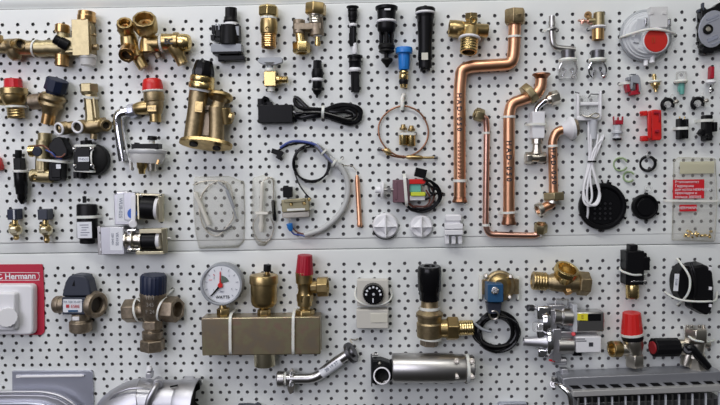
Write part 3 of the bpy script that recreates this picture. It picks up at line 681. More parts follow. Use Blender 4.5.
t.text('II', 653.5, 40, 18.2, 6, mat('deep_red_ink', (0.42, 0.05, 0.01)), rot=-2)
t.add('hose_port', WHITE, cyl((652.5, 50, 8), (652, 63, 9), 2.5)); t.add('hose_port', WHITE, cyl((646, 54, 6), (645.7, 66, 7), 2.2))
t.ties(tub([(620.5, 38, 4), (623, 36.5, 11), (634, 33, 17), (648, 29.5, 19.5), (662, 30, 19.5), (671, 32.5, 14), (675, 34.5, 3)], 1.35, 8))

# ---- extractor fan at the right edge
t = Thing('gauge_fan', 'black square-cornered fan with a silver round label, at the upper right edge', 'fan', 712, 28)
t.add('housing', BLACKG, pri([(697, 8), (701, 7), (703, 9.5), (711, 7), (716, 3), (721, 1), (740, 0), (742, 50), (728, 51), (714, 51.5), (711, 53), (710, 55), (706, 55.5), (705, 54), (702, 56), (698, 55), (698.5, 49), (696.5, 47), (698, 43), (696, 40), (696.5, 30), (695.5, 26), (697, 22), (696.5, 14)], 1, 10), bevel=.8)
t.add('clip', SLATE, bx((702.5, 7, 8), (3.4, 8.5, 4)), bx((698.5, 11, 7), (4, 4, 4)))
t.add('label_disc', ZINC, pri(ell(712.6, 29, 14, 19, 40, 14), 10, 11), bevel=.15, label='silver label disc')
t.add('hub', BLACK, zlat(708.5, 29, 10.5, 12.6, [(0, 5), (1, 4.8), (1, 3), (.5, 3), (.5, 0)]), label='black hub')
t.add('shaft', NICKEL, zlat(708.5, 29, 11, 12, [(0, 2.4), (1, 2.4)]))
t.add('print', INKGREY, bx((713, 38.5, 11.4), (11, 3.8, .3), (0, 0, -22)), bx((713, 17.5, 11.4), (13, 2, .3), (0, 0, -22)), bx((713, 21, 11.4), (13, 1, .3), (0, 0, -22)), bx((716, 43, 11.4), (9, 1.4, .3), (0, 0, -22)), bevel=0)
# ================================================================ second row, left half
t = Thing('relief_valve', 'brass relief valve with a bright red cap, at the left edge', 'valve', 14, 97)
t.add('cap', RED, knurl((13.5, 88, 9), (13, 79, 9), 8.6, 12, .05, .98), bevel=.5, label='red cap')
t.add('body', BRASS, lat((14.5, 107, 9), (13.5, 88, 9), [(0, 7), (.1, 9), (.35, 11.6), (.6, 12), (.65, 13), (.95, 13.2), (1, 11)], 26), cyl((0, 99, 8), (10, 99, 9), 6.5))
t.add('threaded_foot', BRASS, thread((16.5, 118, 9), (15.5, 107, 9), 8.4, 4, .06, 20, 6), )
t.ties(band((16, 107, 9), 9.6, (.05, 1, 0), w=1.0))

t = Thing('relief_valve', 'brass relief valve with a tilted navy cap and a side port', 'valve', 52, 100)
t.add('cap', NAVY, lat((54.5, 94, 11), (55, 89, 12), [(0, 8.5), (1, 8.5)]), knurl((55, 91, 12), (58, 79.5, 14), 11, 10, .05, .97), bevel=.5, label='navy cap')
t.add('cap_mark', PAPER, bx((49, 90, 21), (1.2, 1.6, .4)), bevel=0)
t.add('body', BRASSD, lat((49.5, 114, 9), (53.5, 94, 11), [(0, 7), (.25, 8), (.45, 11.5), (.6, 10.5), (.75, 12.6), (.9, 12.2), (1, 10)], 26))
t.add('body_scale', BRASSD, ring((47, 100, 15), 8, .8, (-.2, .1, 1)), )
t.add('side_port', BRONZE, socket((32, 102, 7), (44, 101, 9), 8.0, 5.6, .4))
t.add('foot', ORANGE, socket((47.5, 124, 8), (49.5, 113, 9), 6.6, 5, .4), label='orange brass foot')

# brass tee with white washers
t = Thing('brass_tee', 'brass four-way fitting: tall neck with hex cap and white washers on two ports facing out', 'pipe fitting', 86, 112)
t.add('neck', OLIVE, lat((93, 121, 8), (90, 92, 8), [(0, 8), (.15, 6.8), (1, 6.4)], 8, 22), bx((94.6, 108, 14.4), (1.6, 20, 1.4), (0, 0, -5)))
t.add('cap_nut', OLIVE, nut((89.2, 93, 8), (88.8, 84, 8), 9.2, 0), lat((89.2, 95, 8), (89, 91, 8), [(0, 7), (1, 8)]), bevel=.4)
t.add('body', BRASSD, lat((79, 128, 9), (106, 124, 9), [(0, 5.5), (.3, 7), (.5, 8.5), (.7, 7), (1, 7)]), cyl((94, 134, 8), (93.5, 139, 8), 3.4), lat((61, 128.5, 9), (74, 127, 9), [(0, 6), (1, 6)]))
t.add('threaded_port', BRASSD, thread((78, 127, 17), (84, 126, 8), 6.8, 5, .08, 18, 4.6))
t.add('threaded_port', BRASSD, thread((59.5, 128.8, 16), (67, 127.6, 8), 6.8, 5, .08, 18, 4.6))
t.add('bore', BORESHADE, bore((78, 127, 17), (84, 126, 8), 4.58, .15), bevel=0); t.add('bore', BORESHADE, bore((59.5, 128.8, 16), (67, 127.6, 8), 4.58, .15), bevel=0); t.add('bore', BORESHADE, bore((106.5, 125.5, 17), (101, 125, 8), 3.58, .25), bevel=0)  # dark discs standing in for the shade inside the ports
t.add('washer', WHITE, ring((77.4, 127.1, 17.6), 5.5, 1.25, (-.6, .1, .9)), label='white washer')
t.add('washer', WHITE, ring((59.0, 128.9, 16.6), 5.5, 1.25, (-.75, .12, .8)), label='white washer')
t.add('side_port', BRASSD, socket((106.5, 125.5, 17), (101, 125, 8), 6.0, 3.6, .9), bevel=.4)
t.ties(band((90.6, 97, 8), 7.8, (-.05, 1, -.15), w=1.2))

# red capped relief valve
t = Thing('relief_valve', 'brass relief valve with a bright red cap and the chrome hooked pipe on its side', 'valve', 153, 101)
t.add('cap', REDO, lat((153, 91, 10), (152.2, 78.8, 10), [(0, 10.4), (.5, 10), (.9, 8.8), (1, 7.6)], 16), bevel=.4, label='bright red cap')
t.add('collar', NYLON, lat((153.2, 92.5, 10), (153, 90, 10), [(0, 10.2), (.5, 11), (1, 10)]))
t.add('body', BRASSD, lat((155.5, 114, 9), (153.5, 92, 10), [(0, 6.5), (.25, 8), (.5, 9), (.55, 8.8), (.6, 9.8), (.8, 10.2), (1, 9.6)], 24))
t.add('hex_plate', BRASS, bx((152, 108.5, 18), (9, 6, 1.4)), label='brass flat with stamped letters')
t.add('foot', BRASS, socket((155.6, 122, 9), (155.3, 113, 9), 5.8, 4, .5))
t.add('side_port', BRASS, lat((134, 109, 8), (149, 107, 9), [(0, 4.8), (.3, 6.2), (.6, 7), (1, 7)]))
t.text('PN3', 152, 108.5, 18.9, 3.4, BRONZE)
t = Thing('hooked_tube', 'chrome tube hooked over at its top where a grey nut joins the red-capped relief valve', 'pipe', 122, 130)
t.add('tube', CHROME, pipe([(129, 111.5, 8), (118, 114, 8), (118.5, 126, 7), (124, 161, 6)], 5.2, 8, 18))
t.add('union_nut', ZINC, lat((126.5, 112.5, 8), (135.5, 110, 8), [(0, 5), (.25, 5.4), (.3, 7.2), (.9, 7.2), (1, 6)], 10), bevel=.4, label='blue-grey nut')

# diaphragm unit
t = Thing('diaphragm_valve', 'silver round diaphragm unit with a clear lower half and black top bracket, seen edge-on', 'valve', 148, 155)
t.add('rim_plate', mat('silver_rim', (.62, .63, .64), .3, .4), lat((147.5, 153.5, 14), (147.5, 149, 14), [(0, 18.5), (.3, 19.4), (.7, 19.4), (1, 18)], 36, 0, (1, .72)))
t.add('lower_case', FROST, lat((147, 163, 14), (147.4, 153, 14), [(0, 15), (.6, 17.5), (1, 18)], 36, 0, (1, .72)), bx((131, 164, 14), (4, 12, 6)), label='clear lower case')
t.add('top_bracket', BLACK, bx((147, 146.5, 18), (27, 5, 14)), bx((137, 144, 18), (6, 3, 8)), bevel=.4, label='black bracket')
t.add('knob', NYLON, cyl((152, 145, 15), (152, 138.5, 15), 3)); t.add('knob_cap', BLACK, lat((152.3, 140, 15), (152.4, 136, 15), [(0, 5), (1, 4.4)]), label='black knob cap')
t.add('bottom_port', BRASSB, lat((142, 174, 14), (142, 160, 14), [(0, 3), (.3, 3.6), (.5, 5), (1, 5.4)]), label='brass port')
t.add('bottom_port', NICKEL, lat((152, 171, 15), (152, 160, 15), [(0, 4), (.4, 4.4), (1, 5)]))
t.add('clip', ORANGE, bx((158, 162, 20), (3, 5, 3), (0, 0, 20)), bevel=.2)

# flanged double body
t = Thing('diverter_body', 'tall brass double-tube body on a flat oval flange, with a black faceted cap', 'valve', 206, 105)
t.add('main_tube', BRASSD, lat((192, 140, 15), (200, 86, 12), [(0, 8.6), (.6, 8.8), (.75, 9.6), (1, 10)], 26))
t.add('embossed_plate', BRASS, bx((199, 107, 22), (9, 11, 3), (0, 0, 6)), bx((199, 107, 23.4), (6, 7, 1), (0, 0, 6)), bevel=.3)
t.add('washer', LGREY, lat((200.5, 92, 13), (201, 88.5, 13), [(0, 11.4), (1, 11.6)], 28))
t.add('crown_nut', BRASSB, lat((201.3, 89, 13), (202.8, 75.5, 14), [(0, 12.2), (.12, 13), (.4, 12.6), (.5, 11.8), (.6, 12.4), (.9, 12), (1, 10.5)], 30), bevel=.3, label='bright brass crown nut')
t.add('cap', BLACKG, lat((203, 76, 14), (204.3, 60.5, 15), [(0, 11.2), (.3, 11.2), (.5, 10.2), (.8, 9.2), (1, 8)], 8, 10), bevel=.8, label='black faceted cap')
t.add('second_tube', BRASSD, lat((216.5, 143, 15), (217, 108, 13), [(0, 8), (.6, 7.6), (1, 8.6)], 24), lat((217, 109, 13), (220, 97, 13), [(0, 8.4), (.25, 6.4), (.6, 6), (1, 9)], 24))
t.add('disc_cap', BRASS, lat((220, 99.5, 13), (221, 94.5, 11.5), [(0, 10.4), (.3, 12.4), (.8, 12.4), (1, 11.5)], 30), label='round disc cap')
t.add('side_outlet', BRASS, lat((222, 115, 11), (233, 117.5, 12), [(0, 7), (.6, 6), (.65, 5), (1, 5)]), cyl((225, 108, 14), (227, 124, 11), 5.4))
t.add('middle_web', BRONZE, bx((207, 124, 9), (10, 24, 8)), bx((209, 108, 12), (10, 5, 6)))
t.add('flange', BRASS, lat((205.5, 145.5, 19), (206.2, 142, 17.4), [(0, 12.8), (1, 12.8)], 34, 0, (2.1, .95)), bevel=.3, label='oval brass flange')
t.add('port_shade', RUBBER_AND_SHADE, lat((193.5, 145.2, 22), (193.7, 143.5, 21.2), [(0, 4.2), (1, 4.4)], 20)); t.add('port_shade', RUBBER_AND_SHADE, lat((216.5, 149.2, 21.4), (216.7, 147.5, 20.6), [(0, 4.0), (1, 4.2)], 20))  # black discs added on the flange, painting the shade inside its two openings

# ignition box and its cable
t = Thing('ignition_module', 'flat black ignition box with one mounting lug, joined to a bundled black cable', 'electrical part', 276, 112)
t.add('box', BLACK, bx((276, 114.3, 6), (36, 19, 10)), bevel=.7)
t.add('lug', BLACK, socket((265.5, 101, 4.6), (265.5, 101, 1), 4.4, 1.6, 1.0, 16), bx((261, 101.5, 3), (7, 6, 3.4)), bx((270, 103.5, 3), (6, 4, 3)), bevel=.3)
t.add('wire_stub', WHITE, tub([(293, 111.5, 8), (296, 112.6, 8), (299, 113, 8)], .8, 8))
def coil_loop(x0, x1, y, dy, z, ph):
    return [(x0, y + dy * .2, z), ((x0 + x1) / 2, y - dy, z + 1), (x1 - 3, y - dy * .8, z), (x1, y, z + ph), (x1 - 3, y + dy * .8, z), ((x0 + x1) / 2, y + dy, z), (x0, y - dy * .2, z)]
t.add('cable', BLACKG, tub([(293, 111, 6), (300, 117, 5), (310, 115.5, 6), (322, 113.5, 6), (335, 107, 5), (350, 106, 5), (360, 112, 5), (358, 121, 5), (346, 122, 5), (322, 114, 7), (308, 108, 6), (297, 98, 4), (295, 102, 5), (301, 108, 7), (322, 109.5, 8)], 2.0, 10),
      tub([(322, 111, 4), (340, 104.5, 4), (357, 107, 5), (361, 114, 4), (352, 124, 4), (338, 121, 4), (322, 116, 5), (302, 118, 4), (294, 117, 4)], 1.9, 10),
      tub([(322, 112.5, 8), (338, 110, 8), (349, 108.5, 8), (356, 114, 7), (350, 119.5, 7), (337, 116.5, 8), (322, 112.8, 9), (302, 112.5, 8), (294, 111.5, 7)], 1.7, 10),
      tub([(322, 110, 6), (334, 112, 9), (346, 112, 9), (352, 115, 8), (345, 117.5, 8)], 1.6, 10), tub([(295, 114, 7), (308, 112, 8), (322, 112.5, 8)], 2.0, 10))
t.ties(band((323.3, 112, 6), 7.4, (1, .08, 0), w=1.3, flat=(.85, 1)))

# thermocouple ring
t = Thing('thermocouple', 'thin copper-coloured thermocouple wire coiled in one ring with brass tips', 'sensor', 404, 132)
t.add('wire', COPPERD, tub([(379, 149, 3), (386, 151.5, 4), (393, 156, 3), (406, 157, 3), (419, 151, 3), (427, 140, 3), (427.5, 126, 3), (419, 112, 3), (404, 106, 3), (389, 111, 3), (379.5, 123, 3), (379.5, 137, 4), (386, 148, 5), (396, 155, 5), (408, 157, 4)], .9, 8, sub=6))
t.add('sensing_tip', BRASS, lat((406, 157, 4), (423, 157.6, 4), [(0, 1.2), (.1, 2.1), (.9, 2.1), (1, 1)], 12), cyl((423, 157.6, 4), (435, 157.6, 3), 1.2))
t.add('union_screw', BRASS, lat((384, 149, 4), (391, 154, 4), [(0, 1.6), (.2, 2.6), (.8, 2.6), (1, 1.8)], 12), bx((388, 152, 4.5), (3, 7, 3), (0, 0, 20)))
t.add('tip', DARKSTEEL, cyl((378, 148.6, 3), (382, 149.6, 3), 1.6), cyl((434, 157.6, 3), (437.6, 157.6, 3), 1.5))
t = Thing('hang_tag_hook', 'white nylon strap hook holding the top of the thin wire ring', 'hook', 402.5, 103)
t.add('strap', NYLON, tub([(404, 94, 3), (402, 99, 5), (402.5, 105, 6), (402, 110, 5)], 2.0, 8), lat((403.5, 96, 4), (404.5, 92.5, 4), [(0, 2.2), (1, .8)], 8))
def nozzle(px, py, label):
    t = Thing('brass_nozzle', label, 'pipe fitting', px, py, 'twin brass nozzles inside the wire ring')
    t.add('body', BRASSB, lat((px, 146 - 135 + py, 5), (px, py - 2, 5), [(0, 3.8), (.05, 4.1), (.95, 4.1), (1, 3.4)], 18))
    t.add('head', BRASS, lat((px, py - 4, 5), (px, py - 9.5, 5), [(0, 3.6), (.4, 3.8), (.5, 2.6), (1, 2.2)], 12))
    return t
a_ = nozzle(403.2, 134, 'left of the two small brass nozzles strapped side by side inside the wire ring')
b_ = nozzle(411.4, 135, 'right of the two small brass nozzles strapped side by side inside the wire ring')
a_.ties(tie((398.6, 133.8), (416.5, 134), 11, w=1.2, p=5))

# ================================================================ row three, left
t = Thing('plastic_cartridge', 'long black cylinder with pointed foot and white band, at the left under the red-capped valve', 'boiler part', 20, 172)
t.add('top', BLACK, knurl((18.5, 159, 7), (18.5, 150, 7), 3.4, 8, .1), bx((19.6, 164.5, 7), (13, 13, 10)), bevel=.5)
t.add('ring', WHITE, lat((20, 172.5, 7), (20, 170, 7), [(0, 7), (1, 7)]))
t.add('barrel', BLACKG, lat((21.8, 194, 7), (20.2, 171, 7), [(0, 5.4), (.3, 5.8), (.4, 6.4), (.7, 6.3), (1, 6.4)]))
t.add('foot', BLACKG, lat((22.5, 204, 6), (22, 193, 7), [(0, 1.6), (.2, 3), (.5, 4.6), (1, 4.8)], 10))
t.ties(band((20, 171.2, 7), 7.2, (0, 1, 0), w=.8))

t = Thing('red_connector', 'small red plastic piece cut off by the left edge', 'boiler part', 1, 163)
t.add('body', REDO, pri([(-8, 155), (1, 158), (4.5, 166), (4, 170), (-8, 171)], 1, 8), bx((-1, 164, 8), (6, 6, 3)), bevel=.5)

t = Thing('motorised_valve', 'brass valve block with a black motor head and coloured wires, beside the black square pump', 'valve', 50, 158)
t.add('body', OLIVE, cyl((45, 142, 8), (45, 133, 8), 6.6), cyl((43, 170, 8), (44, 140, 8), 7.4), lat((31, 175.5, 8), (52, 176, 8), [(0, 5.5), (.05, 6.4), (.5, 7), (1, 7)]), bx((43, 166, 9), (14, 12, 12)), bevel=.5)
t.add('port', BRASSB, socket((34.5, 177.5, 15), (36, 176, 10), 3.6, 1.8, .8)); t.add('port', BRASSB, cyl((30, 151, 9), (44, 150, 9), 6))
t.add('port_cap', SLATE, lat((36.5, 152, 17), (40, 150.5, 10), [(0, 4.4), (.2, 5), (1, 5.2)], 18), label='dark blue cap')
t.add('motor', BLACK, pri([(49, 144), (54, 138), (59, 136.5), (63, 141), (67.5, 150), (67, 156), (60, 160), (50, 158), (47.5, 151)], 3, 17), bevel=1.0, label='black motor head')
t.add('actuator_box', BLACK, pri(rrect(48.5, 162, 67.5, 180.5, 2.5), 2, 15), bx((57, 172, 14), (12, 12, 5)), bevel=.8, label='black actuator box')
t.add('label_sticker', PAPER, bx((58.5, 166.5, 17), (4.6, 4.4, .5)), bevel=0)
t.add('wire', BROWN, tub([(34, 146.5, 14), (42, 145.5, 16), (48, 149, 18), (53, 155.5, 18), (61, 157, 18), (66, 153, 16)], .9, 8))
t.add('wire', BLUEWIRE, tub([(46, 150, 17), (52, 153, 19), (56, 157, 18), (62, 159, 16)], .9, 8))
t.ties(tie((36.5, 160.5), (67, 163), 17, w=1.1, p=5, lean=1))

t = Thing('pump_head', 'black square-faced pump head with four screws and a round maroon-edged drum on its right', 'pump', 92, 160)
t.add('drum', RUBBER_AND_SHADE, zlat(91.8, 159.5, 2, 12, [(0, 15.4), (.5, 16), (.9, 15.2), (1, 13.6)], 36), bevel=.5)
t.add('face_plate', BLACK, pri(rrect(73.5, 147.5, 96.5, 171, 3), 3, 18), bevel=.8)
t.add('port', BLACK, cyl((87, 148, 9), (86, 140.5, 9), 5.6), bevel=.5); t.add('port', BLACK, cyl((82, 171, 8), (82, 178, 8), 5), bx((76.5, 175, 6), (7, 7, 7)), bevel=.5)
for q, (sx_, sy_) in enumerate(((74.3, 149.5), (91.5, 149.2), (75, 166.2), (92, 165.8))):
    t.add('screw', CHROME, lat((sx_, sy_, 17.8), (sx_, sy_, 19.6), [(0, 2.1), (.6, 2.1), (1, 1.2)], 14), bevel=.1)
t.add('label_sticker', PAPER, bx((83.5, 159.3, 18.3), (11, 4.8, .4)), bevel=0, label='pale sticker')
t.text('M4532', 83.5, 159.3, 18.7, 2.6, INKGREY)
t.ties(tie((74, 146), (96, 145.6), 16.5, w=1.0, p=5), tie((74.5, 170.5), (96, 171.6), 16.5, w=1.0, p=5), band((95.6, 158, 9), 12, (1, 0, 0), w=.7, flat=(1, .9)))

def small_switch(px, py, label, split):
    t = Thing('water_pressure_sensor', label, 'sensor', px, py, 'small brass sensors with black caps')
    t.add('cap', SLATE if not split else NAVY, bx((px, py - 12.8, 8), (16.5, 11.5, 13)), bevel=.8, label='black cap')
    if split: t.add('cap_stripe', LGREY, bx((px - 1, py - 12.5, 14.8), (1.6, 10, .6)), bevel=0)
    t.add('neck', BRASSB, lat((px, py + .5, 8), (px, py - 7, 8), [(0, 5), (.2, 5.4), (.5, 3), (1, 2.8)], 16))
    t.add('body', YZINC, lat((px + 1, py + 8, 8), (px, py - 1, 8), [(0, 4), (.3, 6.6), (.8, 6.8), (1, 5)], 6, 12), bevel=.4)
    t.add('nipple', BRASS, cyl((px - 5, py - 1.5, 9), (px - 1, py, 9), 2.2), cyl((px + 2, py + 2, 9), (px + 3, py + 2, 15), 2.6))
    t.add('tail', BRASS, lat((px + 1.5, py + (16 if not split else 13), 8), (px + 1, py + 7, 8), [(0, 1.6), (.3, 3.2), (.6, 2.4), (1, 3.6)], 14))
small_switch(15, 227, 'small brass sensor whose blue-black cap has a pale stripe, lowest at the far left', True)
small_switch(45.5, 227, 'small brass sensor with a plain slate cap, between the striped-cap sensor and the black capacitor', False)

t = Thing('motor_capacitor', 'black upright capacitor with white label and white strap', 'electrical part', 86.5, 220)
t.add('body', BLACK, lat((87.3, 243.5, 8), (87, 204, 8), [(0, 7.4), (.12, 7.6), (.14, 10.2), (.96, 10.4), (1, 9.4)], 28, 0, (1, .72)), bevel=.5)
t.add('terminal', BLACK, bx((84.5, 199.5, 8), (4.6, 7, 5)), bevel=.4)
t.add('label_sticker', PAPER, bx((84.5, 230, 15.3), (15, 16.5, .5)), bevel=0, label='pale printed sticker')
t.add('print', INKGREY, *[bx((84 + (i % 2), 225 + i * 2.5, 15.8), (9 - (i % 3) * 2, .8, .2)) for i in range(5)], bevel=0)
t.ties(tie((76, 217), (97.5, 216.6), 16.5, w=1.3, p=6))

# ---- double solenoid gas valve
t = Thing('gas_valve', 'aluminium gas valve with two black-and-white solenoid coils, above the middle panel seam at left', 'valve', 135, 222)
t.add('upper_body', ALU, bx((125.5, 209, 10), (17, 31, 16)), bx((132, 206, 12), (12, 28, 14)), cyl((129, 193, 10), (117, 193.5, 10), 2.5), bevel=.7)
t.add('lower_body', ALU, bx((115.5, 240, 10), (24, 28, 16)), bx((131, 240, 8), (12, 25, 12)), bevel=.7)
t.add('neck', NICKEL, lat((126, 240, 12), (143, 240, 12), [(0, 9), (.1, 9), (.12, 6), (.4, 6.4), (.42, 10.5), (.5, 10.5), (.52, 7), (.85, 7), (.87, 9.6), (1, 9.6)], 24), bevel=.2)
for y_ in (231, 250): t.add('neck_screw', CHROME, lat((128, y_, 15), (140, y_, 15), [(0, 1.6), (.3, 1.6), (.3, 2.4), (.7, 2.4), (.7, 1.6), (1, 1.6)], 10), bevel=.1)
t.add('mount_bracket', STEEL, bx((101.5, 240, 8), (7.6, 30, 11)), bevel=.5, label='steel mounting bracket')
t.add('bracket_hole', BLACK, cyl((100.5, 233, 13.4), (100.5, 233, 13.9), 1.2), bevel=0)
t.add('bracket_screw', WHITE, cyl((101.5, 242, 13.2), (101.5, 242, 14.4), 1.6)); t.add('bracket_screw', WHITE, cyl((101.5, 249.5, 13.2), (101.5, 249.5, 14.4), 1.6))
t.add('label_sticker', PAPER, bx((122.5, 208, 18.4), (11, 28, .4), (0, 0, 3)), bevel=0, label='pale upper label')
t.add('label_sticker', PAPER, bx((116.5, 239, 18.4), (13, 23, .4), (0, 0, 2)), bevel=0, label='pale lower label')
t.text('WUB-025', 120.5, 208, 18.9, 3.6, INKGREY, rot=93); t.text('VK4105', 117, 239, 18.9, 3.0, INKGREY, rot=92); t.text('220-240V', 112.5, 239, 18.9, 2.2, INKGREY, rot=92)
t.add('blue_seal', mat('blue_seal', (.03, .13, .55)), pri(ell(132.3, 213.5, 5, 5.2, 24), 18.6, 19.4), bevel=0, label='round blue seal')
t.add('white_lever', WHITE, bx((133.5, 210, 20.5), (4.6, 30, 2), (0, 0, 2)), lat((133, 224, 20), (133, 224, 22), [(0, 4.4), (1, 3.8)]), bevel=.4, label='white lever')
t.add('upper_coil', BLACK, lat((143, 207, 12), (156.5, 208, 12), [(0, 12), (1, 12)], 28), bevel=.3, label='black coil winding')
t.add('lower_coil', BLACK, lat((143, 240.5, 11), (157.5, 240.5, 11), [(0, 9.4), (1, 9.4)], 28), bevel=.3, label='black coil winding')
t.add('bobbin_end', WHITE, lat((156.5, 208.3, 12), (159.5, 208.5, 12), [(0, 11.4), (1, 11)], 28)); t.add('bobbin_end', WHITE, lat((157.5, 240.5, 11), (161, 240.5, 11), [(0, 8.8), (1, 8.4)], 24))
t.add('coil_frame', YZINC, bx((161.5, 208.5, 11), (4, 26, 18), (0, 12, 2)), bx((150, 194.5, 11), (24, 1.6, 16), (0, 0, 2)), bx((141.5, 206, 9), (2, 26, 20)), bevel=.3)
t.add('coil_frame', YZINC, bx((165, 240, 10), (4.6, 24, 16), (0, 14, 0)), bx((152.5, 230.5, 13), (27, 5.6, 13)), bx((152, 252, 11), (28, 3, 15)), bevel=.3)
t.add('screw', STEEL, lat((168, 238.5, 11), (171, 238.5, 11), [(0, 2), (1, 1.2)])); t.add('screw', CHROME, cyl((141, 196, 17), (141, 196, 19), 1.4)); t.add('screw', CHROME, cyl((160.5, 195.5, 16), (161, 195.5, 18.5), 1.4)); t.add('screw', CHROME, lat((113, 219, 13), (109.5, 219, 13), [(0, 1), (1, 1.8)], 10))

# ---- bags with electrodes
t = Thing('electrode_bag', 'wide clear bag holding a looped wire electrode, left of the narrower bag', 'bag', 218, 214)
t.add('film', BAG, pri([(192, 176), (228, 175), (245, 181), (246, 215), (245, 242), (238, 249), (197, 250), (193, 232), (191, 204)], 0.6, 7, scale_top=.86), bevel=1.4)
t.add('electrode_rod', CERAMIC, cyl((195, 192, 4), (209, 225, 4), 2.1), label='white ceramic rod')
t.add('wire_loop', NICKEL, tub([(193, 185, 3), (199, 182.5, 4), (212, 180.5, 5), (225, 183, 5), (229, 195, 4), (234, 214, 4), (226, 228, 4), (216, 236, 4), (205, 229, 4), (200, 214, 4), (201, 196, 4), (210, 184, 4)], .75, 8), tub([(203, 226, 4), (199, 210, 3), (203, 194, 3), (213, 183, 4), (224, 181, 4), (231, 188, 4), (233, 205, 4)], .6, 8))
t.add('lead', GREYP, tub([(218, 182, 5), (227, 190, 6), (232, 205, 5), (237, 219, 4)], .9, 8), cyl((227, 190, 6), (234, 208, 5), 1.8), label='dark grey lead')
t.add('connector', SLATE, tub([(208, 228, 4), (215, 231, 5), (224, 230.5, 4), (232, 226, 3)], 1.2, 8))
t = Thing('electrode_bag', 'narrow clear bag with an upright white electrode, beside the thermostat', 'bag', 262, 212)
t.add('film', BAG, pri([(251, 177), (263, 174), (275, 178), (277, 200), (276, 222), (272, 238), (265, 247), (257, 247), (251, 238), (250, 205)], 0.6, 8, scale_top=.8), bevel=1.4)
t.add('electrode_rod', CERAMIC, cyl((262.5, 182, 5), (261, 213, 5), 1.9), label='white ceramic rod')
t.add('rod_base', CERAMIC, bx((262, 213, 5), (14, 3.4, 6)), lat((261, 232, 5), (261.5, 215, 5), [(0, 1.6), (.4, 2.8), (.7, 1.8), (1, 2.6)]), bevel=.4)
t.add('lead', BLACK, lat((273, 200, 4), (274.8, 221, 4), [(0, 1.4), (.1, 2), (.9, 2), (1, 1)]), label='black lead sleeve')
t.add('wire', NICKEL, tub([(263, 181, 5), (268, 178, 5), (273, 180, 4), (273.5, 200, 4)], .7, 8), tub([(258, 215, 5), (253, 226, 4), (258, 240, 4), (268, 241, 4), (274, 228, 4), (270, 217, 5)], .6, 8))

# ---- capillary thermostat
t = Thing('capillary_thermostat', 'capillary thermostat with black coil, curved grey sleeve and a copper bulb', 'thermostat', 318, 195)
t.add('case', mat('olive_zinc', (0.42, 0.38, 0.24), .95, .34, var=.15, scale=200), bx((296, 205, 8), (29, 13, 12), (0, 0, -3)), bx((295, 200.5, 13), (22, 4, 7), (0, 0, -3)), bevel=.5)
for x_, y_ in ((304, 203.5), (291, 204.5), (309, 199.5)): t.add('screw', BRASSB, zlat(x_, y_, 13, 16, [(0, 1.9), (.6, 1.9), (1, 1)], 12), bevel=.1)
t.add('knob', BLACK, bx((288, 192, 9), (10.5, 11, 11)), bx((286, 187, 9), (6, 3, 7)), bevel=.7)
t.add('terminal', NICKEL, bx((296, 214.5, 7), (28, 6, 8), (0, 0, -2)), bx((289.5, 220.5, 8), (1.8, 5, 3)), bevel=.3)
t.add('connector', BLUE, lat((291, 231, 7), (289.4, 223.5, 8), [(0, 1.6), (.4, 3), (1, 3.2)], 14), label='blue connector')
t.add('wire', BLUEWIRE, tub([(290, 229, 7), (294, 234, 6), (300, 235, 5), (306, 236.5, 5)], .9, 8)); t.add('wire', BROWN, tub([(291, 226, 6), (297, 232, 4), (306, 234.5, 5)], .8, 8))
t.add('sleeve', GREYTUBE, tub([(304.5, 235, 5), (322, 229, 5), (337, 217, 5), (346, 202, 5), (348, 185, 5), (344, 172, 5), (335, 162, 6)], 2.9, 14))
t.add('capillary_coil', BLACKG, *[tub([(310.5 + rx_ * cos(a) + 1, 163 + q * .4 + ry_ * sin(a), 3 + q * 1.2 + 1.2 * sin(a * 2)) for a in [2 * pi * k / 12 for k in range(12)]], .95, 8, True) for q, (rx_, ry_) in enumerate(((18.5, 18.5), (17, 19), (18.6, 17)))],
      tub([(294.5, 172, 5), (299, 184, 6), (306, 194, 8), (311, 199, 11)], .8, 8))
t.add('blue_lead', BLUEWIRE, tub([(280, 148, 4), (290, 142, 5), (302, 141.5, 6), (316, 145, 7), (323, 153, 7), (333, 163, 6)], 1.3, 8)); t.add('dark_lead', BLACK, tub([(279, 150, 3), (289, 145, 3), (303, 143, 4), (317, 148, 5), (322, 155, 6)], 1.1, 8))
t.add('spade_terminal', BLACK, bx((276, 152, 4), (9.5, 5, 4), (0, 0, 20))); t.add('spade_terminal', BLACK, bx((280, 155, 6), (4.6, 9, 4), (0, 0, 38)))
t.add('clear_sleeve', CLEARP, lat((316, 145, 6), (338, 166, 6), [(0, 2.8), (1, 3.4)], 14), label='clear plastic sleeve')
t.add('bulb', COPPER, lat((357, 175, 4), (359.8, 227, 4), [(0, 1), (.04, 1.9), (.12, 2.4), (.92, 2.4), (.94, 2.9), (1, 2.4)], 14), label='copper bulb')
t.add('capillary', NICKEL, tub([(338, 165, 5), (346, 165.6, 3), (352, 166, 3), (356, 171, 3), (357, 176, 4)], .55, 8))
t.ties(band((324, 152, 6), 4, (1, 1, 0), w=.9), band((334, 163, 6), 4, (1, .6, 0), w=1.1))
t.ties(tie((281, 210), (312, 208.5), 14, w=1.1, p=5))
t.add('tie_tail', NYLON, bx((340, 160.5, 7), (9, 1.5, 1), (0, 0, -42)), bevel=.1)

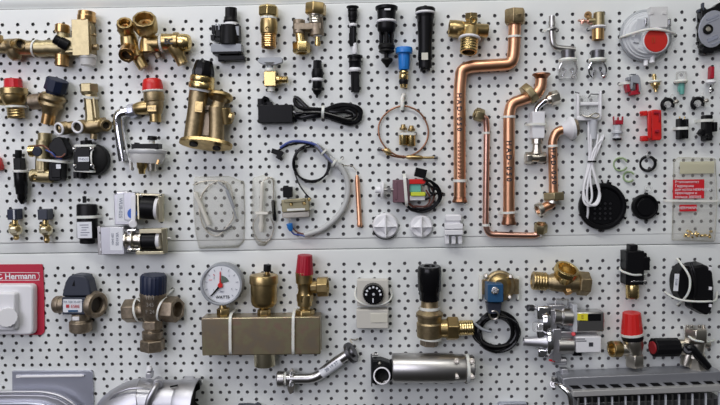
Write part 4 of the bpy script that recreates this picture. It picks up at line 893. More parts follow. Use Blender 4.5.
# ---- relay
t = Thing('ignition_transformer', 'small relay block in brown, red and lime plastic with looped wires and a white knob', 'electrical part', 405, 191)
t.add('block', PURPLE, bx((401, 191, 8), (17, 23, 13)), bx((396, 191, 14), (3, 18, 2)), bevel=.6)
t.add('red_bar', REDO, bx((417, 181.5, 10), (17, 5, 7)), bevel=.4, label='red bar'); t.add('lime_bar', LIME, bx((418, 194, 13), (15, 4, 5)), bevel=.4, label='lime bar'); t.add('white_bar', WHITE, bx((415, 198, 9), (20, 4.6, 8)), bevel=.4, label='white bar'); t.add('green_bar', TEAL, bx((414, 188, 9), (14, 8, 6)), bevel=.4)
t.add('fuse_box', BLACK, bx((420.5, 173, 11), (12, 9, 7), (0, 0, 14)), bevel=.5, label='black box')
t.add('shaft', STEEL, cyl((382, 190, 8), (393, 190, 8), 1.8), bx((389, 190, 8), (4, 5, 4)))
t.add('knob', WHITE, lat((380.5, 190, 8), (383.5, 190, 8), [(0, 5.5), (.3, 8.6), (1, 8.4)], 24), cyl((375.5, 190, 8), (381, 190, 8), 3.4), label='white knob')
t.add('wire', BLACKG, tub([(423, 179, 14), (430, 181, 14), (438, 187, 12), (441, 197, 10), (434, 207, 8), (422, 212, 6), (411, 209, 5), (404, 203, 4)], 1.4, 8)); t.add('wire', BLACKG, tub([(423, 186, 13), (429, 181, 13), (434, 186, 12), (432, 195, 11), (425, 200, 10)], 1.2, 8))
t.add('wire', BLACKG, tub([(424, 177, 12), (432, 183, 10), (438, 192, 8), (438, 201, 5), (430, 207, 4), (420, 211, 4), (411, 210, 4), (406, 204, 5)], 1.1, 8)); t.add('wire', BLACKG, tub([(424, 183, 11), (434, 188, 12), (440, 194, 11), (435, 204, 9), (424, 209, 7), (412, 208, 5)], 1.1, 8))
t.add('wire', BROWN, tub([(425, 181, 9), (431, 187, 7), (434, 197, 6), (428, 207, 6), (417, 208.5, 5), (408, 203, 6)], 1.1, 8)); t.add('wire', BLACKG, tub([(428, 184, 10), (431, 193, 12), (441, 193, 10), (443, 193.6, 8)], 1.2, 8)); t.add('wire', BROWN, tub([(426, 190, 12), (430, 198, 10), (426, 206, 8), (414, 206, 6)], .9, 8))
t.ties(tie((404, 174), (406.5, 206.5), 17, w=1.4, p=5))

# ---- white round caps and connector
def round_cap(px, py, r, label, scuffed):
    t = Thing('ribbed_cap', label, 'cap', px, py, 'white cross-ribbed caps')
    t.add('disc', WHITE, zlat(px, py, 1, 6, [(0, r), (.4, r), (.9, r * .9), (1, r * .86)], 36), bevel=.3)
    t.add('dome', WHITE, zlat(px, py, 5, 9, [(0, r * .86), (.5, r * .6), (1, r * .2)], 4, 0), bevel=.3); t.add('rib', WHITE, bx((px, py, 7.6), (1.6, r * 1.8, 6)), bevel=.3); t.add('rib', WHITE, bx((px, py + .5, 7), (r * 1.8, 1.4, 5)), bevel=.3)
    if scuffed:
        t.add('rim_mark', BLACK, ring((px, py, 3.4), r + .1, .55, (0, 0, 1), 24, 6, 200, 320), bevel=0, label='dark rim mark')
        for a in range(90, 200, 22): t.add('rim_mark', BLACK, ring((px, py, 3.4), r + .1, .5, (0, 0, 1), 3, 6, a, a + 9), bevel=0)
round_cap(385.5, 226, 13.2, 'larger white ribbed cap with dark marks around its rim', True)
round_cap(421.5, 226.5, 11.8, 'slightly smaller plain white ribbed cap, next to the three-pin white connector', False)
t = Thing('white_connector', 'white stepped plug connector with three prongs pointing down', 'connector', 453, 229)
t.add('body', WHITE, bx((453, 218, 5), (17, 6, 8)), bx((453.5, 226, 6), (19, 6, 10)), bx((453.5, 232, 7), (19, 6, 12)), bx((453, 222, 4), (15, 16, 6)), bevel=.5)
for x in (446.8, 453.3, 459.8): t.add('prong', WHITE, bx((x, 239.5, 6), (4.8, 9, 7)), bevel=.4)
# ================================================================ right side, middle rows
t = Thing('ignition_electrode', 'white double electrode with two spark pins and a hanging bundle of white cable', 'electrode', 590, 150)
t.add('bracket', WHITE, bx((577.5, 107, 6), (4.4, 26, 6)), bx((600, 105, 6), (4.4, 28, 6)), bx((588, 118.5, 6), (26, 5, 7)), bx((589, 104, 4), (20, 3.6, 4)), bevel=.9)
t.add('backplate', CLEARP, bx((589, 107, 2.5), (20, 22, 2)), bevel=.3, label='clear backing plate')
t.add('spark_pin', DARKSTEEL, tub([(575, 92, 5), (579, 93, 6), (577, 96, 6), (577.5, 99, 6)], .7, 8, sharp=True)); t.add('spark_pin', DARKSTEEL, tub([(588, 98, 6), (591, 94, 6), (600, 94.5, 6), (603, 93, 6)], .7, 8, sharp=True))
t.add('twist_tie', NICKEL, tub([(582, 115, 10), (588, 117, 12), (594, 113.5, 12), (599, 114.5, 11), (596, 118, 11), (586, 116, 11)], .8, 8))
t.add('cable_sleeve', LGREY, lat((593, 139, 5), (593, 120, 6), [(0, 3.6), (1, 4.4)], 14), label='grey cable sleeve')
W = [[(588.5, 120, 5), (588.5, 140, 6), (589, 160, 6), (584, 185, 7), (583.5, 200, 9), (589, 206, 10), (597, 201, 9), (599, 188, 8), (593, 165, 7), (598, 150, 6), (604, 135, 5)],
     [(591, 120, 6), (591, 150, 7), (591.5, 163, 7), (587, 190, 9), (588, 210, 7), (587, 219, 4)],
     [(598, 134, 6), (596, 150, 7), (592, 164, 8), (596, 180, 10), (600, 196, 10), (596, 205, 11), (588, 203, 11), (583.5, 190, 9), (589, 168, 8), (594, 150, 7), (601, 140, 6)],
     [(602, 136, 5), (597, 148, 5), (592, 161, 6), (590, 175, 8), (592, 196, 10), (589, 205, 9)]]
for w_ in W: t.add('cable', WHITE, tub(w_, 1.15, 8), bevel=0)
t.add('cable_band', BLACK, band((592, 161.5, 7), 4.2, (0, 1, 0), w=.8), bevel=.05, label='black tie around the cables')

t = Thing('plumbing_clip', 'red clip half-covered by a grey cap, below the round pressure switch', 'boiler part', 633, 85)
t.add('clip', PINKRED, bx((627, 88, 5), (6, 10, 8), (0, 0, -12)), bx((634, 93, 5), (12, 5, 8), (0, 0, -6)), bx((637, 87, 7), (3, 10, 6)), bevel=.5)
t.add('cap', GREYP, pri([(628, 76), (637, 74.5), (640, 78), (641.5, 90), (639, 93), (638, 84), (631, 83), (630, 90), (628, 90)], 3, 11), bx((632.5, 74.5, 8), (8, 1.6, 6)), bx((627.5, 79, 8), (4, 4, 7)), bevel=.5, label='grey cap')
t.ties(tie((621, 83.5), (632, 83), 9, w=1.1))
t = Thing('brass_jet', 'tiny brass jet with a white collar, right of the red and grey clip', 'pipe fitting', 655.5, 83)
t.add('jet', BRASSB, lat((656, 92, 5), (655, 80, 5), [(0, 1.6), (.25, 1.6), (.3, 2.6), (.5, 3), (.55, 4.4), (.8, 4.6), (1, 3.4)], 14), cyl((654.5, 80, 5), (654, 74, 5), 1.8), bx((654, 76.5, 5), (5, 2, 3), (0, 0, 12)))
t.add('collar', NYLON, lat((655, 83, 5), (655, 80.3, 5), [(0, 5.4), (.5, 6.4), (1, 5.4)]))
t = Thing('teal_plug', 'small teal plug in a clear holder with a white collar', 'boiler part', 681, 82)
t.add('plug', TEAL, lat((681.8, 94.5, 5), (681.5, 82, 5), [(0, 2), (.3, 2.6), (1, 3)], 14), bx((678.6, 89, 5), (1.6, 6, 3)))
t.add('holder', CLEARP, lat((681, 81, 5), (681.5, 72, 5), [(0, 4.4), (.8, 5), (1, 4.6)], 20)); t.add('collar', NYLON, lat((681, 83.2, 5), (681, 80, 5), [(0, 5.4), (.5, 6.6), (1, 5.6)]))
t = Thing('needle_valve', 'tiny chrome needle topped by a red cap, at the right below the round fan', 'boiler part', 710.5, 82)
t.add('cap', PINKRED, bx((711, 73, 6), (6.8, 12.5, 6), (0, 0, 2)), bx((710, 67.5, 6), (2.4, 3, 3)), bx((713, 68, 6), (2, 3, 3)), bevel=.6, label='red cap')
t.add('collar', WHITE, lat((710.3, 84.5, 6), (710.6, 80, 6), [(0, 3), (.4, 5), (.8, 4.6), (1, 3.6)]))
t.add('needle', CHROME, lat((710.4, 93.5, 5), (710.4, 84, 6), [(0, .7), (.2, 1.4), (.3, 1), (.5, 1.5), (.6, 1), (.8, 1.5), (1, 1.4)], 12))
def hose_clip(px, py, label):
    t = Thing('drain_plug', label, 'clip', px, py, 'black-and-clear plugs above the connectors')
    t.add('ring', BLACK, ring((px - 1.5, py, 5), 5.2, 1.8, (.4, 0, 1), 24, 8, -30, 250), bx((px - 5.5, py + 3, 4), (5, 5, 5)), bevel=.3)
    t.add('core', CLEARP, lat((px - 1.5, py, 3), (px - 1, py, 9), [(0, 3.6), (1, 3.2)]), label='clear core')
    t.add('stem', NICKEL, lat((px + 4, py - 1.5, 6), (px + 9, py - 3.5, 6), [(0, 1.6), (.4, 1.3), (.6, 2), (1, 1.8)], 12)); t.add('tab', CLEARP, bx((px + 2, py - 8, 5), (2, 6, 3), (0, 0, 30)), bevel=.2)
hose_clip(669, 104.5, 'black ring plug with clear core, directly above the paired black connector')
hose_clip(699, 103.5, 'black ring plug with clear core, directly above the wide stepped black connector')
t = Thing('water_meter_jet', 'white spool piece with a red crown and dark base, left of the red bracket', 'boiler part', 618, 130)
t.add('crown', PINKRED, bx((618, 122.5, 6), (10.5, 5, 8)), bx((613.5, 118.5, 6), (2, 4.4, 3)), bx((618, 118.8, 8), (2, 3.8, 3)), bx((622.5, 118.5, 6), (2, 4.4, 3)), bevel=.4, label='red crown')
t.add('spool', LGREY, lat((617, 139, 6), (617.6, 125, 6), [(0, 4), (.15, 4), (.2, 2.8), (.35, 2.8), (.4, 5.2), (.55, 5.2), (.6, 3.4), (1, 3.6)]))
t.add('base', BLACK, lat((617, 140.4, 6), (617, 138.2, 6), [(0, 4.2), (1, 4.4)]))
t = Thing('red_bracket', 'large glossy red plastic bracket with tabs at top left and bottom left', 'bracket', 652, 126)
t.add('spine', REDO, pri([(646.5, 110.5), (652, 109.5), (661.5, 110), (662, 139), (660, 141), (648, 141), (647, 125)], 2, 13), bx((649.5, 125, 13.5), (3.6, 27, 2)), bevel=.8)
t.add('tab', REDO, bx((643.5, 113.5, 6), (8, 5.4, 5), (0, 0, -3)), bx((641.5, 113, 8.6), (4, 2.4, 1)), bevel=.7); t.add('tab', REDO, bx((644, 138.6, 7), (9, 5.6, 6)), bevel=.7)
t.add('step', PINKRED, bx((657, 131, 14.5), (5, 3, 3)), bx((656.5, 112.5, 14), (5, 2.4, 2)), bx((659.5, 117, 13.6), (1.2, 9, 1.4)), bevel=.3)
t = Thing('black_connector', 'paired black plug connector with a white strap and gold pins on top', 'connector', 682, 129)
t.add('half', BLACK, bx((679, 129, 5), (5.6, 21, 9)), bevel=.5); t.add('half', BLACK, bx((685.2, 129, 5), (5.2, 20, 9)), bevel=.5)
t.add('pin', BRASSB, cyl((680, 120, 5), (679.6, 116.5, 5), .7, 8)); t.add('pin', BRASSB, cyl((684.5, 120, 5), (684.6, 116.5, 5), .7, 8))
t.ties(tie((676, 128.6), (688.3, 128.3), 10.6, w=1.3, p=5))
t = Thing('black_connector', 'wide stepped black connector with side lugs and a white strap near its top', 'connector', 707, 128)
t.add('body', BLACK, bx((706.5, 128, 6), (12, 26, 10)), bx((708, 117.5, 7), (10, 4, 8)), bx((713.5, 127, 6), (7, 10, 9)), bx((701, 132.5, 6), (8, 6, 6), (0, 0, 35)), bx((706, 137, 8), (9, 7, 9)), bevel=.7)
t.add('dimple', BLACKG, ring((706.5, 136.5, 12.8), 1.6, .6), bevel=0)
t.ties(tie((699, 120.8), (713.2, 120.4), 12.4, w=1.3, p=5))

# O-rings
def oring(px, py, r, tr, m, label, gap=0, grp=None, hook=False):
    t = Thing('sealing_ring', label, 'seal', px, py, grp)
    t.add('ring', m, ring((px, py, 2), r, tr, (0, 0, 1), 30, 8, 90 + gap / 2, 450 - gap / 2) if gap else ring((px, py, 2), r, tr), bevel=0)
    return t
oring(620.5, 164.3, 6.4, .95, GREEN, 'larger of the two pale green open rings', 50, 'pale green rings')
oring(628.8, 176.7, 5.0, .95, GREEN, 'smaller of the two pale green open rings, lower right of the other', 60, 'pale green rings')
t = oring(647.6, 163.6, 7.0, 1.45, BLACK, 'black ring hung from a white hook, right of the pale green rings', 0)
t.add('hook', CLEARP, tub([(648, 151, 1), (646.5, 154, 3), (648, 157.4, 4), (650, 155, 4)], .8, 8), bevel=0, label='clear hook')

# black caps
def drum_cap(px, py, rx_, ry_, label, big):
    t = Thing('manifold_cap', label, 'cap', px, py)
    t.add('rim', BLACK, zlat(px, py, 1, 7, [(0, rx_ * .98), (.2, rx_), (.8, rx_), (1, rx_ * .95), (1, rx_ * .84), (.55, rx_ * .80), (.55, 0)], 48, 0), bevel=.2)
    if big:
        t.add('inner_face', BLACKG, zlat(px, py, 3, 5, [(0, rx_ * .78), (.6, rx_ * .78), (1, rx_ * .74)], 40))
        for r_ in range(4):
            for c_ in range(4): t.add('boss', BLACK, lat((px - 8.5 + c_ * 5.2, py - 3 + r_ * 5, 4.8), (px - 8.5 + c_ * 5.2, py - 3 + r_ * 5, 5.8), [(0, 1.5), (1, 1)], 10), bevel=0)
        lugs = (15, 75, 140, 200, 262, 332)
    else:
        t.add('inner_face', BLACKG, zlat(px, py, 3, 5.6, [(0, rx_ * .7), (1, rx_ * .66)], 36)); lugs = (90, 20, 150, 215, 270, 330)
    for a in lugs:
        ca, sa = cos(radians(a)), sin(radians(a))
        t.add('lug', BLACK, bx((px + ca * rx_ * 1.03, py - sa * ry_ * 1.03, 4), (3.6, 2.8, 4), (0, 0, -a)), bevel=.4)
    return t
t = drum_cap(603.3, 206.6, 23.6, 23.6, 'large round black cap with raised rim and lugs, partly behind the white cable', True)
t.add('hook', BLACK, bx((602.5, 182.5, 3), (2, 6, 3), (0, 0, -25)), bx((607.5, 182.5, 3), (2, 6, 3), (0, 0, 20)), bevel=.2)
t = drum_cap(646, 207, 12.9, 12.9, 'small round black cap, hung right of the large black cap', False)
t.add('hook', CLEARP, ring((648, 189, 4), 3, .9), bevel=0, label='clear hanging hook')

# bag of brass fittings
t = Thing('parts_bag', 'clear bag with a red printed card and loose brass bits, at the right edge', 'bag', 695, 200)
t.add('film', BAG, pri([(673, 160), (678, 156.5), (717, 157), (719, 200), (716.5, 243), (671, 241), (672, 200)], .6, 6, scale_top=.95), bevel=1.2)
t.add('header_card', mat('cream_card', (.62, .60, .42), 0, .6), bx((697, 167.5, 3), (34, 12, .6)), bevel=0, label='cream folded card')
t.add('red_label', RED, bx((688.5, 189, 6.6), (31, 19, .5)), bx((688, 208, 6.6), (17, 6.6, .5)), bevel=0, label='red printed card')
for i, (s_, yy) in enumerate((('Ремкомплект', 182), ('Гидроузла', 186), ('для котла HERMANN', 189.6), ('прокладки и', 193), ('кольца 3003202', 197))): t.text(s_, 675, yy, 7.2, 2.6, PAPER, align='LEFT', rot=1)
t.text('HERMANN', 688, 208, 7.2, 2.8, PAPER)
t.ties(tie((666, 200.5), (722, 201), 8.6, w=1.0, p=5))
for k in range(26):
    random.seed(k); x_ = 681 + random.random() * 31; y_ = 231 + random.random() * 6; 
    t.add('brass_bit', BRASSB, lat((x_, y_, 2.6 + random.random() * 3), (x_ + random.uniform(-1.6, 1.6), y_ + random.uniform(-1.4, 1.4), 4 + random.random() * 3), [(0, .6), (.2, 1.3), (.8, 1.3), (1, .6)], 8), bevel=0)

# ================================================================ bottom row
t = Thing('room_thermostat', 'white square thermostat box on a red card, cut off by the left edge', 'thermostat', 15, 300)
cd = t.add('card', CARDRED, pri([(-40, 264.5), (42.5, 264), (43.5, 268), (44.5, 290), (45, 332), (42, 335), (-40, 334)], .4, 1.4), bevel=.1, label='crimson backing card')
t.text('Hermann', 20.3, 276.4, 1.9, 6.0, WHITE, rot=-.5, parent=cd, thin=.0003); t.add('logo_ring', WHITE, ring((0.3, 276.6, 1.7), 2.2, .7), parent=cd, bevel=0)
t.add('logo_outline', WHITE, sweep(catmull([P(x, y, 1.6) for x, y in rrect(-14, 272.6, 39.5, 280.2, 3.6, 3)], True, 2), .45, 6, True), parent=cd, bevel=0)
t.add('case', WHITE, pri(rrect(-30, 282.5, 38.5, 335.5, 5), 1, 10, scale_top=.97), bevel=1.4, label='white case')
t.add('front_panel', WHITE, pri(rrect(-30, 291, 20, 331, 3), 9, 17, scale_top=.97), bevel=1.2)
t.add('dial', WHITE, knurl((7, 317.5, 16), (7, 317.5, 23), 10.5, 16, .06, .94), bevel=.4)

t = Thing('mixing_valve', 'three-way valve with a big slate-blue angular cap and white label', 'valve', 81, 302)
t.add('cap', SLATE, pri([(65, 281), (70, 273.5), (78, 271.8), (90, 273), (95, 279), (99.5, 297), (61, 297)], 4, 20, scale_top=.96), bevel=1.6, label='slate-blue angular cap')
t.add('cap_base', SLATE, pri([(61, 294), (99, 294), (97, 315), (62, 315)], 4, 20, scale_top=.96), bevel=.8)
t.add('mark', BLACK, pri([(72, 286), (74.6, 280), (75.4, 286)], 19, 20.4), bevel=0)
t.add('label_sticker', PAPER, pri(rrect(63, 299, 82.5, 312.3, 1), 19, 20.4), bevel=0, label='white sticker')
t.text('■ ESBE', 72.6, 306.5, 20.9, 3.2, mat('red_ink', (.5, .03, .04), 0, .6), rot=1); t.text('VTA 320 35-60°C', 72.6, 302, 20.9, 2.2, INKGREY)
t.add('print', COILBLUE, bx((73, 311, 20.8), (10, 2, .3)), bevel=0)
t.add('left_port', BRONZE, lat((55, 304.5, 8), (66, 304.5, 9), [(0, 7.6), (.15, 8.8), (.55, 8.8), (.6, 8), (1, 8)], 28), bevel=.3)
t.add('right_port', BRONZE, lat((98.5, 305, 15), (87.5, 303.5, 9), [(.8, 0), (.8, 7), (.1, 8), (0, 9.6), (0, 12.6), (.2, 13.8), (.45, 13.8), (.55, 10), (1, 9.5)], 26), bevel=.4)
t.add('bore', BORESHADE, bore((98.5, 305, 15), (87.5, 303.5, 9), 6.9, .3), bevel=0)  # dark disc standing in for the shade inside the port
t.add('bottom_port', BRONZE, lat((81, 331.5, 10), (80.5, 313, 11), [(0, 9.4), (.08, 11.2), (.55, 11.2), (.65, 8.5), (1, 8.5)], 28), bevel=.3)
t.add('neck_bolt', WHITE, bx((76, 318.5, 19), (7, 4, 2)), bevel=.4)

t = Thing('mixing_valve', 'dull bronze three-way valve with a navy knob and hexagonal nuts on three sides', 'valve', 152, 311)
t.add('knob', NAVY, knurl((153.2, 293, 13), (153.5, 274.5, 14), 13.2, 22, .05, 1.0, .12), bevel=.3, label='navy knob')
t.add('body', BRONZE, lat((152.5, 320, 11), (153, 292, 13), [(0, 8.5), (.15, 10.5), (.4, 12), (.8, 12.6), (.9, 13.4), (1, 12.8)], 28), cyl((132, 311, 10), (172, 309, 11), 8))
t.add('left_nut', BRONZE, nut((125, 311, 9), (137.5, 310.5, 10), 12.2, 0), bevel=.5)
t.add('right_nut', BRONZE, hexsocket((178, 309.5, 15), (165, 309, 9.5), 13.4, 7.8, .6, 12), bevel=.5)
t.add('bottom_union', BRONZE, nut((152.5, 328.5, 11), (152.5, 319.5, 11), 10.5, 0), lat((152.5, 341, 11), (152.5, 327, 11), [(0, 8), (.3, 10.4), (.7, 10.4), (.75, 8), (1, 8)], 26))
t.add('bottom_nut', BRONZE, nut((152.5, 350.5, 11), (152.5, 339, 11), 12.6, 30), bevel=.5)
for i, s_ in enumerate(('ITH', '345', 'F 24')): t.text(s_, 150, 298 + i * 7, 26.4, 4.0, NICKEL, tilt=-6)
t.ties(band((139, 310, 10), 12, (1, -.15, .1), w=1.0), band((163.5, 309, 11), 12.6, (1, .3, .2), w=1.0))
t.ties(tie((160, 301), (172, 290), 8, w=.8))

# safety group manifold
t = Thing('safety_manifold', 'steel manifold bar carrying a round gauge, an air vent and a red-capped valve', 'boiler part', 263, 330)
ZR = mat('rainbow_zinc', (0.37, 0.30, 0.22), .8, .34, var=.38, scale=170)
rm = [n_ for n_ in ZR.node_tree.nodes if n_.type == 'VALTORGB'][0].color_ramp
rm.elements[0].position = .36; rm.elements[0].color = (.36, .30, .22, 1); rm.elements[1].position = .66; rm.elements[1].color = (.43, .30, .22, 1)
for p_, c_ in ((.46, (.39, .31, .21, 1)), (.56, (.40, .36, .22, 1))): e_ = rm.elements.new(p_); e_.color = c_
t.add('bar', ZR, bx((262.5, 333.6, 13), (119.5, 38.5, 21)), bevel=1.1, label='zinc-yellow steel bar')
g = t.add('gauge_case', GREYP, zlat(221.5, 284.5, 5, 19, [(0, 20.5), (.2, 21.5), (.9, 21.3), (1, 20.5)], 48), bevel=.3, label='dark grey gauge case')
t.add('dial', PAPER, zlat(221.5, 284.5, 18.8, 19.4, [(0, 18.8), (1, 18.8)], 44), bevel=0, parent=g)
t.add('rim', GREYP, ring((221.5, 284.5, 19.4), 20, 1.3, (0, 0, 1), 44), bevel=0, parent=g)
t.add('scale_sector', mat('dark_green_print', (.10, .15, .12)), pri([(221, 283.5)] + [(220.3 + 9.5 * cos(radians(a)), 285 + 9.5 * sin(radians(a))) for a in range(-82, -20, 10)], 19.7, 20.0), bevel=0, parent=g)
t.add('needle', BLACK, pri([(219.6, 284.6), (221.2, 286.2), (211.4, 296.4), (210.6, 295.6)], 20.6, 21), bevel=0, parent=g)
t.add('set_pointer', REDO, pri([(219.2, 285), (221.0, 285), (220.6, 271.5), (219.8, 271.5)], 20.4, 21.2), lat((220.3, 285.4, 20.2), (220.3, 285.4, 22.6), [(0, 2.7), (1, 2.3)], 18), bevel=0, parent=g, label='red pointer')
tick = [bx((221.5 + 15.6 * cos(radians(a)), 284.5 + 15.6 * sin(radians(a)), 19.9), (2.4, .5, .2), (0, 0, a)) for a in range(135, 406, 27)]
t.add('scale_mark', INKGREY, *tick, bevel=0, parent=g)
t.add('red_mark', RED, bx((210.5, 280, 19.9), (3, .5, .2)), bx((214, 275, 19.9), (2.4, .5, .2), (0, 0, 50)), bevel=0, parent=g)
t.text('WATTS', 222.5, 297.2, 20.1, 3.0, INK, parent=g, thin=.0001); t.text('bar', 222, 291.5, 20.1, 2.2, INKGREY, parent=g)
t.text('1', 213.5, 290, 20.1, 2, INKGREY, parent=g); t.text('2', 214, 278, 20.1, 2, INKGREY, parent=g); t.text('3', 229, 276, 20.1, 2, INKGREY, parent=g); t.text('4', 231.5, 289, 20.1, 2, INKGREY, parent=g)
t.add('gauge_nut', BRASS, nut((223.5, 317, 13), (223, 308, 13), 6.6, 20), cyl((223, 309, 12), (222.5, 303, 11), 3.6), bevel=.4)
v = t.add('air_vent', BRASS, lat((264, 310, 13), (263.8, 273.5, 13), [(0, 4), (.08, 5), (.10, 10), (.16, 12.4), (.24, 13.2), (.72, 13.4), (.73, 14.4), (.92, 14.6), (.96, 13.8), (1, 7)], 36), bevel=.15, label='round brass air vent')
t.add('air_vent_nut', BRASS, nut((264, 317, 13), (264, 309, 13), 6.8, 10), bevel=.4)
t.add('vent_cap', BLACK, knurl((267.2, 271.5, 13), (267.5, 264.5, 13), 4, 12, .07), parent=v, bevel=.3, label='black cap'); t.add('vent_stem', BRASS, cyl((267, 274, 13), (267.2, 270, 13), 2.4), parent=v)
s = t.add('safety_valve', BRASS, lat((305, 310, 13), (304, 272, 14), [(0, 5.4), (.1, 5.4), (.12, 7.6), (.3, 7.8), (.45, 7), (.55, 6.4), (.7, 7.4), (.72, 8.6), (1, 8.8)], 24), lat((305, 302, 13), (305, 293, 13), [(0, 7.6), (.15, 8.6), (.85, 8.6), (1, 7.4)], 6, 10), label='brass safety valve')
t.add('red_cap', PINKRED, knurl((304.5, 274, 14), (305, 255, 15), 9.2, 18, .05, .82), parent=s, bevel=.4, label='crimson cap')
t.add('side_outlet', BRASS, lat((328, 286.5, 14), (311, 287, 13), [(.5, 0), (.5, 7.6), (0, 7.8), (0, 10.2), (.6, 10.2), (.65, 6.5), (1, 6.5)], 8, 22), parent=s, bevel=.4)
t.add('valve_nut', BRASS, nut((305, 320, 13), (305, 309.5, 13), 10, 12), bevel=.5)
t.add('drain_socket', YZINC, lat((265, 365.5, 12), (264.5, 349, 12), [(.6, 0), (.6, 9), (0, 9.2), (0, 10.6), (.4, 11), (1, 11)], 32), bevel=.2)
t.ties(tie((231.5, 313), (231.8, 355), 26, w=1.3, p=6)); t.ties(tie((294, 312), (293.8, 355), 26, w=1.3, p=6))

t = Thing('pipe_thermostat', 'beige boxed strap-on thermostat with a round black numbered dial', 'thermostat', 372.5, 304)
t.add('upper_case', BEIGE, pri(rrect(357, 278, 388.5, 306, 1.2), 1, 12), bevel=.6)
lc = t.add('lower_case', BEIGE, pri(rrect(356.5, 307, 388.5, 328.5, 1.2), 1, 14), bevel=.6)
t.add('inset_panel', CREAM, bx((379, 318, 14.2), (17, 9.5, .8)), parent=lc, bevel=.3)
dl = t.add('dial', BLACKG, knurl((373.2, 293.3, 12), (373.2, 294.6, 19), 11.2, 24, .03, .92), bevel=.3, label='black numbered dial')
for k_ in range(7):
    a_ = radians(180 - k_ * 30); t.add('dial_mark', PAPER, bx((373.3 + 7.2 * cos(a_), 294.5 - 7.2 * sin(a_), 19.7), (1.9, 1.9, .3), (0, 0, 90 - k_ * 30)), parent=dl, bevel=0)
t.add('dial_mark', PAPER, bx((373, 300.5, 19.7), (1.2, 4.4, .3)), parent=dl, bevel=0); t.add('dial_screw', LGREY, lat((373.6, 294.3, 19), (373.6, 294.3, 19.8), [(0, 1.5), (1, 1.2)], 10), parent=dl, bevel=0)
t.ties(tub([(356, 287, 1), (355, 296, 7), (358, 301, 13), (366, 304.8, 14), (376, 305.3, 14), (386, 303, 13), (391.5, 297, 7), (390.5, 290, 1)], .9, 8))

t = Thing('bypass_valve', 'brass angle bypass valve with a tall black knob and brass union to the right', 'valve', 437, 305)
t.add('knob', BLACKG, lat((429.6, 300, 12), (429.5, 266, 15), [(0, 10.2), (.25, 10.6), (.3, 11.8), (.8, 12.4), (.95, 12), (1, 11), (1, 6), (.93, 5.4), (.93, 0)], 12, 8), bevel=.5, label='tall black knob')
t.add('neck', BRASSD, lat((429.5, 313, 12), (429.5, 298, 12), [(0, 10), (.4, 8.6), (1, 8.4)], 26))
t.add('body', BRASSD, lat((429.5, 339, 11), (429.5, 310, 12), [(0, 9.5), (.1, 12.8), (.55, 13.2), (.6, 12), (.8, 12.6), (.82, 13.6), (.9, 13.6), (1, 10)], 28), cyl((430, 328, 11), (446, 328, 11), 8))
t.add('union', BRASS, lat((440, 328.5, 11), (448, 328.5, 11), [(0, 9), (1, 9.6)], 20), bevel=.3); t.add('union_nut', BRASS, nut((446.5, 328.5, 11), (458, 328.5, 11), 12.6, 8), bevel=.5)
t.add('threaded_tail', BRASSB, thread((473, 327.5, 11), (457, 328, 11), 7.8, 7, .05, 22, 5.5), label='bright threaded tail')
t.add('foot', BRONZE, nut((429, 345.5, 11), (429.3, 338, 11), 9.4, 0), bevel=.5)
t.ties(band((429.5, 308, 12), 10, (0, 1, 0), w=1.4), band((429.4, 337.5, 11), 12, (-.08, 1, 0), w=1.3))

t = Thing('solenoid_valve', 'small blue solenoid coil on a brass flange with a hank of black cable below', 'valve', 496, 305)
fl = t.add('flange', BRASSD, zlat(500.5, 286.5, 5, 11, [(0, 15.6), (.4, 16), (.8, 15.4), (1, 14)], 36), bx((500, 286.5, 5), (38, 16, 5)), bevel=.4)
t.add('dome', BRASS, zlat(501, 286, 10, 15, [(0, 12), (.5, 10.5), (1, 7)], 32))
for a_, b_ in ((510.5, 276.5), (509.5, 297), (486, 276)): t.add('screw', NICKEL, lat((a_, b_, 9), (a_, b_, 13), [(0, 2.8), (.7, 2.6), (1, 1.6)], 12), parent=fl, bevel=.2)
t.add('bracket', NYLON, bx((480.5, 287, 4), (4, 25, 4), (0, 0, 3)), label='white mounting band'); t.add('bracket', NYLON, bx((518, 288, 4), (3, 24, 4)), label='white mounting band')
t.add('coil', COILBLUE, pri(rrect(484.5, 280.5, 504, 303, 2), 8, 24, scale_top=.95), bevel=.9, label='blue coil')
t.add('coil_screw', CHROME, lat((494.8, 290.5, 23), (494.8, 290.5, 26), [(0, 4), (.6, 4), (1, 3)], 16)); t.add('coil_plug', SLATE, pri([(485, 301), (502, 301), (500, 314), (487, 314)], 7, 18), bevel=.6)
for k_ in range(11):
    random.seed(40 + k_); rr = random.uniform; cx_, cy_ = 496.5 + rr(-1.5, 1.5), 332 + rr(-1, 1); ra_, rb_ = 21.5 + rr(-5.5, 3), 18.5 + rr(-5, 2.5)
    t.add('cable', BLACKG, tub([(cx_ + ra_ * cos(q), cy_ + rb_ * sin(q), 4 + k_ * .7 + 1.5 * sin(q * 2 + k_)) for q in [2 * pi * j / 14 for j in range(14)]], 1.7, 8, True), bevel=0)
t.add('cable_end', GREYP, tub([(474, 323, 14), (482, 329, 13), (491, 332, 12)], 1.5, 8)); t.add('grommet', NICKEL, ring((494, 315, 17), 4.5, .9, (0, .4, 1), 20, 8), bevel=0)

